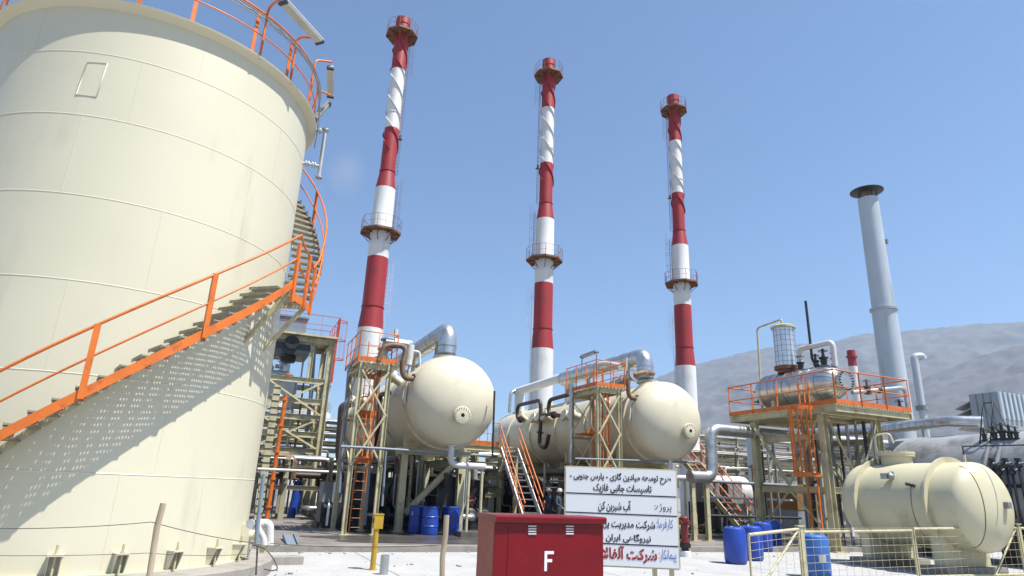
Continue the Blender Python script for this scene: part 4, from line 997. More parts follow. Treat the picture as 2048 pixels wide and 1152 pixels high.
# ------------------------------------------------------------------ boiler behind it
BX = 25.0; BR = 1.75; bt = P(1900, 872, X=BX); BZ = bt.z - BR; bl = P(1762, 905, X=BX - .7)
BY1 = bl.y - .3; BY0 = BY1 - 11.5
root = thing('boiler', 'long pale grey boiler drum behind the cream horizontal tank', 'boiler', (BX, BY1, 0))
mb = MB(); mb.lathe((BX, BY0, BZ), [(0, 0), (BR * .9, .02), (BR, .12), (BR, BY1 - BY0 - .3), (BR * .93, BY1 - BY0), (BR * .7, BY1 - BY0 + .28), (BR * .35, BY1 - BY0 + .42), (0, BY1 - BY0 + .46)], axis=(0, 1, 0), seg=64); put(mb, 'shell', M['boiler'], root)
for y in (BY1 - 1.5, BY1 - 4.2, BY1 - 7, BY1 - 10): mb = MB(); mb.mm((BX - 1.35, y - .2, 0), (BX + 1.35, y + .2, BZ - BR * .55)); put(mb, 'saddle', M['dark'], root)
mb = MB(); mb.mm((BX - BR - .1, BY0, BZ - .15), (BX - BR - .02, BY1 - 3.2, BZ - .05)); mb.mm((BX - BR - .35, BY0, .5), (BX - BR + .2, BY1 - 2.9, .95)); put(mb, 'shade_skid_frame', M['black'], root)  # black frame, like the valve pipes, added to keep the boiler's shade dark
for k, (px, py) in enumerate(((1970, 880), (1990, 876), (2012, 905), (2036, 888), (2022, 880))):
    p = P(px, py, X=BX - 1.0); valve(root, (p.x, p.y, BZ + math.sqrt(BR ** 2 - 1) - .02), .6 + .1 * (k % 3), 'dark')
for k, px in enumerate((1968, 1992)):                     # gauge glasses on the boiler side
    p = P(px, 915, X=BX - BR); mb = MB(); mb.tube([(BX - BR * .78, p.y, BZ + 1.25), (BX - BR - .14, p.y, BZ + .45), (BX - BR - .16, p.y, BZ - 0.35)], .07, 10, bend=.2)
    for z in (.4, -.3): mb.cyl((BX - BR - .15, p.y, BZ + z), (BX - BR - .15, p.y, BZ + z + .07), .12, 12)
    put(mb, 'downcomer', M['grey'], root)
for k in range(5):
    p = P(1985 + 13 * k, 930 + 14 * (k % 2), X=BX - BR - .35); mb = MB(); mb.ball(p, .11, 10, 7); mb.tube([p + V(.3, 0, .1), p + V(0, 0, 0), p + V(0, 0, -1.6)], .04, 8); mb.box(p + V(0, 0, .16), (.12, .14, .1)); put(mb, 'shade_feed_valve', M['dark'], root)  # added black manifold, deepening the shade below the boiler
mb = MB(); pA = P(1964, 800, X=BX - .9); pB = P(1985, 800, X=BX - .9)
for p in (pA, pB): mb.tube([(p.x - .25, p.y + .2, BZ + BR - .5), (p.x, p.y, BZ + BR + .95), (p.x + .2, p.y - .25, BZ + BR - .1)], .025, 6)
mb.tube([(pA.x, pA.y, BZ + BR + .95), (pB.x, pB.y, BZ + BR + .95)], .02, 6); put(mb, 'pipe_trestle', M['dark'], root)
wp = [P(1500, 868, Y=24.5), P(1700, 872, Y=23.5), P(1752, 862, Y=21.5), P(1890, 842, X=BX - .4), P(1957, 849, X=BX + .3)]
root = thing('steam_main', 'thick aluminium clad pipe running over the grey boiler', 'pipe', wp[2])
mb = MB(); w0 = wp[2]; w1 = Vector((BX - .25, wp[3].y, wp[3].z)); mb.tube([(w0.x - 1.8, w0.y + 3.6, w0.z), (w0.x - .2, w0.y + .1, w0.z), w1, w1 + V(.6, -.9, -.05)], .21, 20, bend=.5)
put(mb, 'cladding', M['silver'], root)
for k in range(10): p = Vector((w0.x - .2, w0.y + .1, w0.z)).lerp(w1, (k + .8) / 11); mb = MB(); mb.lathe(p, [(.2, 0), (.222, .003), (.222, .02), (.2, .023)], axis=w1 - w0, seg=20); put(mb, 'seam_band', M['galv'], root)
for px in (1745, 1850): p = P(px, 880, Y=w0.y + (w1.y - w0.y) * (px - 1745) / 150); mb = MB(); mb.tube([(p.x, p.y, w0.z - .2), (p.x, p.y, w0.z - 1.2 if px > 1800 else .02)], .06, 8); put(mb, 'pipe_hanger', M['galv'], root)

# ------------------------------------------------------------------ air intake house, stacks and vents
IX = 33.0; ic = P(1993, 783, X=IX)
root = thing('air_intake_house', 'grey corrugated air intake house with louvres, behind the boiler', 'building', (IX, ic.y, 0))
iy0, iz1 = ic.y, ic.z; iz0 = P(1993, 858, X=IX).z; iy1 = P(1937, 790, X=IX).y
mb = MB()
vs = [(IX, iy0, iz0), (IX, iy1, iz0), (IX, iy1, iz1), (IX, iy0, iz1)]
mb.add([(IX, iy0, iz1), (IX + 5, iy0, iz1), (IX + 5, iy1, iz1), (IX, iy1, iz1), (IX, iy0, iz0), (IX + 5, iy0, iz0 + .0), (IX + 5, iy1, iz0), (IX, iy1, iz0)], [(0, 1, 2, 3), (4, 7, 6, 5), (0, 3, 7, 4), (1, 5, 6, 2), (0, 4, 5, 1), (3, 2, 6, 7)])
put(mb, 'wall', M['louvre'], root)
mb = MB()
for k in range(1, 4): y = iy0 + (iy1 - iy0) * k / 4; mb.mm((IX - .02, y - .03, iz0), (IX - .001, y + .03, iz1))
put(mb, 'panel_seams', M['grey'], root)
mb = MB(); n = 14
for k in range(n):
    x0_ = IX + .02 + 5 * k / n; x1_ = IX + 5 * (k + .5) / n; mb.mm((x0_, iy0 - .10, iz0 + .45 - 0), (x1_, iy0 - .002, iz1))
put(mb, 'corrugation', M['silverbright'], root)
for k in range(4): z = iz1 - .35 - k * (iz1 - iz0 - .4) / 4; mb = MB(); mb.add([(IX - .0, iy1 + .002, z), (IX + 4.5, iy1 + .002, z), (IX + 4.5, iy1 + .75, z - .32), (IX, iy1 + .75, z - .32), (IX, iy1 + .002, z + .05), (IX + 4.5, iy1 + .002, z + .05), (IX + 4.5, iy1 + .77, z - .28), (IX, iy1 + .77, z - .28)], [(0, 1, 2, 3), (7, 6, 5, 4), (0, 4, 5, 1), (2, 6, 7, 3), (0, 3, 7, 4), (1, 5, 6, 2)]); put(mb, 'louvre_hood', M['louvre'], root)
for X_ in (IX + .3, IX + 4.7):
    for Y_ in (iy0 + .3, iy1 - .3): mb = MB(); mb.ibeam((X_, Y_, 0), (X_, Y_, iz0), .25, .25, up=(1, 0, 0)); put(mb, 'column', M['beige'], root)

gs0, gs1 = P(1782, 740, D=37), P(1738, 398, D=37); gx, gy = (gs0.x + gs1.x) / 2, (gs0.y + gs1.y) / 2
root = thing('exhaust_stack', 'plain pale grey stack with a dark round rain cap', 'chimney', (gx, gy, 0))
gr0, gr1 = .57, .50; zj = P(1768, 620, D=37).z; gz = gs1.z
mb = MB(); mb.lathe((gx, gy, 0), [(gr0 + .08, .05), (gr0, zj - .05), (gr0 + .09, zj - .05), (gr0 + .09, zj + .0)], seg=40); mb.lathe((gx, gy, 0), [(gr0 + .09, zj + .012), (gr0 + .09, zj + .06), (gr0 - .03, zj + .06), (gr1, gz), (gr1 - .03, gz), (gr1 - .03, gz - 1.5)], seg=40); put(mb, 'shaft', M['greystack'], root)
for k in range(5): a = 2 * math.pi * k / 5 + .5; mb = MB(); mb.beam((gx + (gr1 - .05) * math.cos(a), gy + (gr1 - .05) * math.sin(a), gz - .2), (gx + (gr1 - .05) * math.cos(a), gy + (gr1 - .05) * math.sin(a), gz + .42), .05, .03); put(mb, 'cap_strut', M['dark'], root)
mb = MB(); mb.lathe((gx, gy, gz + .42), [(0, 0), (.80, -.0), (.83, .02), (.83, .05), (0, .20)], seg=40); put(mb, 'rain_cap', M['dark'], root)
mb = MB(); mb.box((gx + .55, gy - .28, P(1770, 480, D=37).z), (.12, .2, .25)); put(mb, 'sampling_port', M['grey'], root)
fp0, fp1 = P(1709, 760, D=110), P(1705, 702, D=110)
root = thing('distant_chimney', 'small red topped chimney far behind the orange platform', 'chimney', (fp0.x, fp0.y, 0))
fz = lambda y: P(1706, y, D=110).z
mb = MB(); mb.lathe((fp0.x, fp0.y, 0), [(.62, 0), (.62, fz(733))], seg=20); put(mb, 'white_band', M['white'], root)
mb = MB(); mb.lathe((fp0.x, fp0.y, 0), [(.6, fz(733)), (.6, fz(715)), (.8, fz(715)), (.8, fz(712)), (.6, fz(712)), (.6, fz(701)), (0, fz(701))], seg=20); put(mb, 'red_band', M['pink'], root)
v0, v1 = P(1842, 835, D=33), P(1832, 712, D=33); vx, vy = (v0.x + v1.x) / 2, (v0.y + v1.y) / 2
root = thing('gooseneck_vent', 'pale gooseneck vent pipe right of the grey stack', 'vent pipe', (vx, vy, 0))
mb = MB(); mb.tube([(vx, vy, 0), (vx, vy, v1.z), (vx + .32, vy - .15, v1.z + .02), (vx + .36, vy - .17, v1.z - .12)], .15, 14, bend=.2); put(mb, 'pipe_run', M['greystack'], root)
mb = MB(); mb.cyl((vx, vy, v0.z + .3), (vx, vy, v0.z + .5), .24, 14); put(mb, 'flange', M['grey'], root)

# ------------------------------------------------------------------ shed with an ochre board behind the tower
sp = P(1600, 1068, Z=.02) * .98; s1 = P(1690, 1066, Z=.02) * .98
so0, so1 = P(1598, 1020, D=math.hypot(sp.x, sp.y)).z, P(1598, 968, D=math.hypot(sp.x, sp.y)).z
root = thing('equipment_shed', 'low shed of grey panels with an ochre board on top, behind the ladder tower', 'shed', (sp.x, sp.y, 0))
mb = MB(); dirv = (s1 - sp); dirv.z = 0; dn = dirv.normalized(); ang = math.atan2(dn.y, dn.x); LL = dirv.length + 3.0
cen = Vector((sp.x, sp.y, 0)) + dn * LL / 2 + Vector((-dn.y, dn.x, 0)) * .9
mb.box((cen.x, cen.y, so0 / 2), (LL, 1.8, so0), rz=ang); put(mb, 'wall', M['grey'], root)
mb = MB(); mb.box((cen.x, cen.y, (so0 + so1) / 2 + .002), (LL + .06, 1.86, so1 - so0), rz=ang); put(mb, 'board', M['ochre'], root)

# ------------------------------------------------------------------ fire hose cabinet in front
cn = P(991, 1029, D=7.4); ce = P(1207, 1029, D=7.4)
CX0, CY0 = cn.x, cn.y; CX1 = P(1207, 1028, Y=CY0).x; CZ = cn.z
CDEP = P(963, 1021, X=CX0).y - CY0
root = thing('hose_cabinet', 'red fire hose cabinet with a white F on its doors', 'cabinet', (CX0, CY0, 0))
mb = MB(); mb.mm((CX0, CY0 + .02, .012), (CX1, CY0 + .50, CZ - .05)); put(mb, 'body', M['cabside'], root)
mb = MB(); CW = CX1 - CX0
da_, db_ = P(1016, 1080, Y=CY0).x, P(1184, 1080, Y=CY0).x
mb = MB(); mb.mm((CX0 + .004, CY0 + .004, .05), (CX1 - .004, CY0 + .019, CZ - .09)); put(mb, 'front_panel', M['cabred'], root)
mb = MB(); mb.mm((da_, CY0 - .001, .12), (db_, CY0 + .003, CZ - .12)); put(mb, 'door', M['cabred'], root)
mb = MB(); z = CZ
prof_ = [(CX0 - .012, CX1 + .012)]
vs = []
for xx in (CX0 - .012, CX1 + .012):
    vs += [(xx, CY0 - .045, z - .075), (xx, CY0 - .055, z - .02), (xx, CY0 - .03, z), (xx, CY0 + .52, z), (xx, CY0 + .52, z - .05), (xx, CY0 - .02, z - .075)]
mb.add(vs, [(i, (i + 1) % 6, 6 + (i + 1) % 6, 6 + i) for i in range(6)] + [(5, 4, 3, 2, 1, 0), (6, 7, 8, 9, 10, 11)]); put(mb, 'lid', M['cabred'], root)
for px in (1064, 1139):
    p = P(px, 1060, Y=CY0); mb = MB()
    for k in range(4):
        zz = p.z + .042 - .028 * k; mb.add([(p.x - .05, CY0 - .002, zz - .008), (p.x + .05, CY0 - .002, zz - .008), (p.x + .05, CY0 - .016, zz + .003), (p.x - .05, CY0 - .016, zz + .003), (p.x - .046, CY0 - .002, zz + .008), (p.x + .046, CY0 - .002, zz + .008)], [(0, 1, 2, 3), (3, 2, 5, 4), (0, 3, 4), (1, 5, 2)])
    put(mb, 'louvre', M['signwhite'], root)
pf = P(1098, 1122, Y=CY0); hF = .205; wF = .115; t_ = .032
mb = MB(); yF = CY0 - .003
for a in ((-wF / 2, -hF / 2, -wF / 2 + t_, hF / 2), (-wF / 2 + t_, hF / 2 - t_, wF / 2, hF / 2), (-wF / 2 + t_, -.012, wF / 2 - .02, -.012 + t_)):
    mb.add([(pf.x + a[0], yF, pf.z + a[1]), (pf.x + a[2], yF, pf.z + a[1]), (pf.x + a[2], yF, pf.z + a[3]), (pf.x + a[0], yF, pf.z + a[3])], [(0, 1, 2, 3)])
put(mb, 'letter', M['signwhite'], root)

# ------------------------------------------------------------------ lettered sign board
SD = 12.4
s_tl, s_tr, s_br = P(1132, 936, D=SD), P(1351, 940, D=SD + .25), P(1356, 1137, D=SD + .25)
u_ = Vector((s_tr.x - s_tl.x, s_tr.y - s_tl.y, 0)); SW = u_.length; u_.normalize(); nrm = Vector((u_.y, -u_.x, 0))
SZ1 = (s_tl.z + s_tr.z) / 2; SZ0 = s_br.z
SO = Vector((s_tl.x, s_tl.y, 0))
def sp_(a, z, o=0): return SO + u_ * a + nrm * o + V(0, 0, z)
root = thing('sign_board', 'white board with rows of Persian lettering behind the red cabinet', 'sign', (SO + u_ * SW / 2))
ang_s = math.atan2(u_.y, u_.x)
mb = MB(); mb.box(sp_(SW / 2, (SZ0 + SZ1) / 2, -.015), (SW, .03, SZ1 - SZ0), rz=ang_s); put(mb, 'panel', M['signwhite'], root)
mb = MB()
for a, b in (((0, SZ0), (0, SZ1)), ((SW, SZ0), (SW, SZ1)), ((0, SZ0), (SW, SZ0)), ((0, SZ1), (SW, SZ1))):
    d = .012
    mb.beam(sp_(a[0], a[1] - (d if a[0] == b[0] else 0), -.02), sp_(b[0], b[1] + (d if a[0] == b[0] else 0), -.02), .05, .024, up=nrm)
put(mb, 'frame', M['beige'], root)
for a in (.18, SW - .42, SW - .12): mb = MB(); mb.box(sp_(a, SZ1 * .48, -.08), (.08, .05, SZ1 * .96), rz=ang_s); put(mb, 'post', M['beige'], root)
zr = lambda py: P(1300, py, D=SD + .2).z
rows = [zr(992), zr(1030.5), zr(1090.5)]
for z in rows: mb = MB(); mb.box(sp_(SW / 2, z, .002), (SW - .01, .004, .021), rz=ang_s); put(mb, 'divider', M['ink'], root)
JOIN = {'ا': ('\ufe8d', '\ufe8e'), 'آ': ('\ufe81', '\ufe82'), 'د': ('\ufea9', '\ufeaa'), 'ر': ('\ufead', '\ufeae'), 'ز': ('\ufeaf', '\ufeb0'), 'ژ': ('\ufb8a', '\ufb8b'), 'و': ('\ufeed', '\ufeee')}
def four(c): return tuple(chr(c + k) for k in range(4))
for ch, c in {'ب': 0xfe8f, 'پ': 0xfb56, 'ت': 0xfe95, 'ج': 0xfe9d, 'ح': 0xfea1, 'س': 0xfeb1, 'ش': 0xfeb5, 'ط': 0xfec1, 'ع': 0xfec9, 'ف': 0xfed1, 'ک': 0xfb8e, 'گ': 0xfb92, 'ل': 0xfedd, 'م': 0xfee1, 'ن': 0xfee5, 'ه': 0xfee9, 'ی': 0xfbfc}.items(): JOIN[ch] = four(c)
def shape(t):
    """presentation forms in visual order, left to right"""
    out = []; i = 0; prev = False
    while i < len(t):
        ch = t[i]
        if ch == 'ل' and i + 1 < len(t) and t[i + 1] == 'ا':
            out.append('\ufefc' if prev else '\ufefb'); prev = False; i += 2; continue
        f = JOIN.get(ch)
        if f is None: out.append(ch); prev = False; i += 1; continue
        nxt = i + 1 < len(t) and t[i + 1] in JOIN
        if len(f) == 2: out.append(f[1] if prev else f[0]); prev = False
        else:
            out.append(f[3] if prev and nxt else f[1] if prev else f[2] if nxt else f[0]); prev = nxt
        i += 1
    return ''.join(reversed(out))
def lettering(t, x0, x1, py, h, m, name='lettering', bold=.03):
    """letters painted on the board between photo columns x0 and x1, centred on row py"""
    cu = bpy.data.curves.new('text', 'FONT'); cu.body = shape(t); cu.size = 1; cu.offset = bold; cu.resolution_u = 3
    to = bpy.data.objects.new('text', cu); col.objects.link(to)
    dg = bpy.context.evaluated_depsgraph_get(); me = bpy.data.meshes.new_from_object(to.evaluated_get(dg))
    xs = [v.co.x for v in me.vertices]; ys = [v.co.y for v in me.vertices]
    ax, bx, ay, by = min(xs), max(xs), min(ys), max(ys)
    a0 = SW * (x0 - 1132) / 221.0; a1 = SW * (x1 - 1132) / 221.0; zc = P(1240, py, D=SD + .12).z
    H = h / 197.0 * (SZ1 - SZ0)
    vs = [sp_(a0 + (v.co.x - ax) / (bx - ax) * (a1 - a0), zc + ((v.co.y - ay) / (by - ay) - .5) * H, .005) for v in me.vertices]
    mb = MB(); mb.add(vs, [tuple(p.vertices) for p in me.polygons])
    bpy.data.objects.remove(to); bpy.data.curves.remove(cu); bpy.data.meshes.remove(me)
    return put(mb, name, M[m], root)
lettering('طرح توسعه میادین گازی - پارس جنوبی -', 1140, 1343, 956, 22, 'ink')
lettering('تاسیسات جانبی فازیک', 1187, 1304, 978, 20, 'ink')
lettering('آب شیرین کن', 1197, 1262, 1013, 25, 'ink')
lettering('پروژه:', 1309, 1342, 1013, 19, 'ink', bold=.0)
lettering('کارفرما:', 1312, 1344, 1046, 24, 'blueink', bold=.0)
lettering('شرکت مدیریت پرو', 1203, 1309, 1050, 22, 'ink')
lettering('نیروگاهی ایران - م', 1190, 1300, 1077, 22, 'ink')
lettering('پیمانکار:', 1315, 1348, 1108, 28, 'blueink', bold=.0)
lettering('شرکت آلفالا', 1204, 1311, 1108, 33, 'redink', bold=.04)

# ------------------------------------------------------------------ hydrant, posts, wires
hp = P(1371, 1113, Z=.02); hx, hy = hp.x, hp.y; hz = P(1366, 1031, D=math.hypot(hx, hy)).z
root = thing('fire_hydrant', 'red fire hydrant on a white concrete foot, right of the sign', 'hydrant', (hx, hy, 0))
mb = MB(); mb.lathe((hx, hy, 0), [(.17, 0), (.17, .16), (.15, .18), (0, .18)], seg=8); put(mb, 'foot', M['signwhite'], root)
mb = MB(); mb.lathe((hx, hy, 0), [(.11, .18), (.11, .26), (.17, .27), (.17, .38), (.11, .40)], seg=20); put(mb, 'flange', M['black'], root)
mb = MB(); mb.lathe((hx, hy, 0), [(.15, .40), (.15, .45), (.105, .46), (.105, hz - .22), (.14, hz - .21), (.14, hz - .06), (.10, hz - .02), (0, hz)], seg=24); put(mb, 'barrel', M['hydrant'], root)
for a in (0, 180, 250):
    d = V(math.cos(R_(a + 20)), math.sin(R_(a + 20)), 0); p = V(hx, hy, hz - .20); mb = MB(); mb.cyl(p + d * .08, p + d * .22, .05, 14); mb.cyl(p + d * .2, p + d * .26, .068, 14); put(mb, 'outlet', M['hydrant'], root)
yp = P(745, 1140, Z=.014); yz = P(753, 1029, D=math.hypot(yp.x, yp.y)).z; yb = P(751, 1057, D=math.hypot(yp.x, yp.y)).z
root = thing('call_point_post', 'yellow post with a yellow box on top, standing on the pale concrete', 'post', (yp.x, yp.y, 0))
mb = MB(); mb.tube([(yp.x, yp.y, .01), (yp.x, yp.y, yb + .03)], .058, 16); mb.cyl((yp.x, yp.y, .012), (yp.x, yp.y, .03), .1, 16); put(mb, 'pole', M['yellow'], root)
mb = MB(); mb.box((yp.x + .02, yp.y, (yb + yz) / 2), (.19, .16, yz - yb)); mb.box((yp.x + .02, yp.y, yz + .008), (.21, .18, .016)); put(mb, 'box', M['yellow'], root)
mb = MB(); mb.box((yp.x - .077, yp.y, (yb + yz) / 2 + .02), (.008, .09, .10)); mb.cyl((yp.x - .08, yp.y, (yb + yz) / 2 + .02), (yp.x - .095, yp.y, (yb + yz) / 2 + .02), .03, 12); put(mb, 'push_button', M['hydrant'], root)
sb = P(767, 1149, Z=.014); mb = MB(); mb.lathe((sb.x, sb.y, .012), [(.085, 0), (.085, .36), (.075, .36), (.075, .2), (0, .2)], seg=20)
put(mb, 'pipe_stub', M['galv'], label='short open grey pipe stub sticking out of the concrete beside the yellow post', cat='pipe', loc=(sb.x, sb.y, 0))
fence_tops = []
for (px, py, lab) in ((311, 1006, 'weathered wooden fence post standing in front of the cream storage tank'), (890, 1030, 'weathered wooden fence post standing left of the red cabinet')):
    t = P(px, py, D=8.0); b = P(px - 14 if px < 500 else px - 6, 1150, D=8.0); mb = MB(); rnd = random.Random(px)
    pts = [V(b.x, b.y, -.02)] + [V(b.x + rnd.uniform(-.012, .012), b.y + rnd.uniform(-.012, .012), t.z * k / 6) for k in range(1, 6)] + [V(b.x + .01, b.y, t.z)]
    mb.tube(pts, .031, 12); fence_tops.append(V(b.x, b.y, t.z))
    put(mb, 'fence_post', M['wood'], label=lab, cat='fence post', loc=(b.x, b.y, 0))
def wire(label, pts, sag=.03, r=.004, name='fence_wire'):
    pts = [Vector(p) for p in pts]; out = []
    for a, b in zip(pts, pts[1:]):
        for k in range(10): f = k / 10; out.append(a.lerp(b, f) - V(0, 0, sag * 4 * f * (1 - f)))
    out.append(pts[-1]); mb = MB(); mb.tube(out, r, 5); return put(mb, name, M['wire'], label=label, cat='wire', loc=out[0])
F1, F2 = fence_tops
w1 = P(303, 1044, D=7.95)
wire('upper fence wire strung from the wooden post across the cream tank to the left', [P(-160, 1052, D=8.2), w1], .04)
wire('upper fence wire sloping down from the wooden post to the drain nozzle on the tank', [w1, P(500, 1085, D=8.6), P(560, 1090, D=8.6)], .02)
wire('loose fence wire running low between the two wooden posts', [P(540, 1087, D=8.6), P(884, 1090, D=7.95)], .03)
wire('low fence wire along the foot of the cream tank below the wooden post', [P(-160, 1108, D=8.2), P(296, 1106, D=7.95), P(500, 1108, D=8.6)], .02, .003)
ww = [P(505, 1090, D=9.6), P(530, 1096, D=9.5), P(548, 1118, D=9.4), P(556, 1138, D=9.3), P(545, 1142, D=9.3), P(528, 1138, D=9.3)]
for p in ww: p.z = max(p.z, .02)
mb = MB(); mb.tube(ww, .008, 6, bend=.1); mb.tube([P(515, 1090, D=9.6), P(512, 1150, D=9.5)], .012, 6)
put(mb, 'wire_offcut', M['wire'], label='tangle of loose black wire hanging beside the tank drain nozzle', cat='wire', loc=ww[0])

# ------------------------------------------------------------------ white overflow pipes and small things by the tank foot
tp = lambda px, py, D=11.6: P(px, py, D=D)
root = thing('overflow_pipe', 'white lagged pipe bent like a hook beside the tank foot', 'pipe', (tp(540, 1100).x, tp(540, 1100).y, 0))
mb = MB(); mb.tube([tp(500, 1048, 11.3), tp(519, 1047), tp(539, 1047), tp(538, 1092)], .07, 14, bend=.16); put(mb, 'upper_run', M['whitepipe'], root)
mb = MB(); mb.tube([tp(515, 1040, 11.4), tp(516, 1058, 11.4), tp(528, 1078, 11.4), tp(528, 1092, 11.4)], .05, 12, bend=.1); put(mb, 'lower_run', M['whitepipe'], root)
mb = MB(); mb.tube([tp(529, 1085, 11.5), tp(526, 1105, 11.5)], .06, 12); mb.cyl(tp(528, 1090, 11.5), tp(528, 1087, 11.5), .09, 14); put(mb, 'pipe_foot', M['beige'], root)
pipe('conduit', 'blue grey steel conduit leaning up along the right edge of the cream tank foot', [tp(512, 1090, 11.3), tp(515, 1050, 11.3), tp(527, 955, 11.3), tp(528, 948, 11.3)], .032, M['bluegrey'], seg=10)
kb0 = P(512, 1133, Z=.0); kb1 = P(606, 1131, Z=.0)
mb = MB(); dk = kb1 - kb0; ak = math.atan2(dk.y, dk.x); ck = (kb0 + kb1) / 2 + V(-math.sin(ak), math.cos(ak), 0) * .22
mb.box((ck.x, ck.y, .085), (dk.length, .45, .17), rz=ak)
put(mb, 'concrete_block', M['concrete'], label='low concrete block lying beside the tank foundation', cat='block', loc=(ck.x, ck.y, 0))
r0, r1, r2, r3 = P(574, 1095, Z=.05), P(596, 1094, Z=.05), P(587, 1072, Z=.18), P(566, 1072, Z=.18)
mb = MB(); d = V(0, 0, .03); mb.add([r0, r1, r2, r3, r0 + d, r1 + d, r2 + d, r3 + d], [(3, 2, 1, 0), (4, 5, 6, 7), (0, 1, 5, 4), (1, 2, 6, 5), (2, 3, 7, 6), (3, 0, 4, 7)])
for a, b in ((r0, r3), (r1, r2)): mb.beam(a + V(0, 0, .03), b + V(0, 0, .03), .03, .12)
put(mb, 'steel_ramp', M['bluegrey'], label='grey steel channel laid as a ramp over the kerb', cat='ramp', loc=r0)

# ------------------------------------------------------------------ mesh fence with an open gate leaf
FY = 11.35
def mesh_panel(root, x0, x1, y0, y1, z0, z1a, z1b, nv, spikes=False, brace=None):
    """pipe framed panel with welded mesh"""
    a, b = V(x0, y0, 0), V(x1, y1, 0); m = MB()
    top = lambda f: z1a + (z1b - z1a) * f
    m.tube([a + V(0, 0, z0), a + V(0, 0, z1a)], .027, 10); put(m, 'stile', M['beige'], root)
    m = MB(); m.tube([b + V(0, 0, z0), b + V(0, 0, z1b)], .027, 10); put(m, 'stile', M['beige'], root)
    m = MB(); m.tube([a + V(0, 0, z1a), b + V(0, 0, z1b)], .034, 12); put(m, 'top_rail', M['beige'], root)
    m = MB(); m.tube([a + V(0, 0, z0), b + V(0, 0, z0)], .027, 10); put(m, 'bottom_rail', M['beige'], root)
    m = MB(); d = (b - a); dn = d.normalized(); n = V(dn.y, -dn.x, 0) * .03; rnd = random.Random(int(x0 * 10))
    for k in range(1, nv):
        f = k / nv; p = a + d * f + n + V(rnd.uniform(-.01, .01), 0, 0); q = p + V(rnd.uniform(-.012, .012), 0, 0)
        m.tube([p + V(0, 0, z0), q + V(0, 0, top(f) + (.13 if spikes else .03))], .0036, 5)
    hz_ = [z0 + (z1a - z0) * k / 6 for k in range(1, 6)] + ([z1a + .06] if spikes else [])
    for z in hz_: m.tube([a + n + V(0, 0, z), (a + b) / 2 + n + V(0, 0, z + rnd.uniform(-.01, .01) + (z1b - z1a) / 2), b + n + V(0, 0, z + (z1b - z1a))], .0040, 5)
    put(m, 'mesh', M['beige'], root)
    if brace: m = MB(); p, q = brace; m.tube([a + d * p[0] + V(0, 0, p[1]), a + d * q[0] + V(0, 0, q[1])], .026, 10); put(m, 'brace', M['beige'], root)
GPX = P(1601, 1060, Y=FY).x; GMX = P(1824, 1060, Y=FY).x; GEX = P(2037, 1060, Y=FY).x
gz_ = lambda px, py: P(px, py, Y=FY).z
root = thing('mesh_fence', 'cream pipe framed mesh fence in front of the cream horizontal tank', 'fence', (GPX, FY, 0))
for X_, zt in ((GPX, gz_(1601, 1053)), (GEX, gz_(2037, 1049)), (GEX + 4.0, gz_(2037, 1049))):
    mb = MB(); mb.box((X_, FY, zt / 2), (.075, .075, zt)); mb.box((X_ - .02, FY, zt + .012), (.2, .12, .022)); put(mb, 'post', M['beige'], root)
mesh_panel(root, GPX + .07, GMX - .03, FY, FY, .08, gz_(1610, 1064), gz_(1818, 1061), 15, spikes=True)
mesh_panel(root, GMX + .05, GEX - .07, FY, FY, .08, gz_(1830, 1058), gz_(2025, 1056), 16, brace=((.98, gz_(2025, 1060)), (.70, .1)))
mesh_panel(root, GEX + .07, GEX + 3.9, FY, FY, .08, gz_(2025, 1056), gz_(2025, 1056), 16)
gl = P(1490, 1069, Z=1.0)
root = thing('gate_leaf', 'small mesh gate leaf swung open beside the mesh fence post', 'gate', (GPX - .08, FY, 0))
mesh_panel(root, gl.x, GPX - .09, gl.y - .1, FY - .02, .09, 1.0, gz_(1585, 1058), 6, brace=((.98, gz_(1585, 1062)), (.25, .1)))
mb = MB()
p = P(1706, 1062, Y=FY - .06); mb.box(p + V(0, 0, -.02), (.06, .02, .20)); put(mb, 'cable_tag', M['paper'], label='white paper tag tied to the mesh fence top rail', cat='tag', loc=p)

# ------------------------------------------------------------------ lamps on the storage tank
def strip_lamp(a, b, w, label, pole, poles, hz=.07, lbl2=None):
    root = thing('strip_lamp', label, 'lamp', a, 'weatherproof strip lamps')
    a, b = Vector(a), Vector(b); d = (b - a).normalized()
    mb = MB(); mb.prof(a, b, [(-w / 2, 0), (w / 2, 0), (w * .38, hz), (-w * .38, hz)]); put(mb, 'housing', M['galv'], root)
    mb = MB(); mb.prof(a + d * .05, b - d * .05, [(-w * .44, -.05), (w * .44, -.05), (w * .48, -.004), (-w * .48, -.004)]); put(mb, 'diffuser', M['lampglass'], root)
    for e, s in ((a, 1), (b, -1)): mb = MB(); mb.prof(e - d * s * .012, e + d * s * .05, [(-w * .52, -.06), (w * .52, -.06), (w * .52, -.003), (-w * .52, -.003)]); put(mb, 'end_cap', M['dark'], root)
    for pts in poles: mb = MB(); mb.tube(pts, .026, 8, bend=.15); put(mb, 'bracket', pole, root)
    return root
def on_rim(px, py, extra=.12):                             # a point over the tank rim seen at this pixel
    best = None
    for a in [k * .5 for k in range(-240, 120)]:
        pass
    return best
def rim_px(px, py, r):
    d = ray(px, py); cx, cy = TX, TY; a = d.x ** 2 + d.y ** 2; b = -(d.x * cx + d.y * cy); c = cx * cx + cy * cy - r * r
    D = b * b - a * c; t = (-b - math.sqrt(max(D, 0))) / a; return E0 + d * t
LR = TR + .62
la, lb = rim_px(566, 2, LR), rim_px(641, 84, LR)
b1, b2 = rim_px(522, 100, TR + .12), rim_px(580, 165, TR + .12)
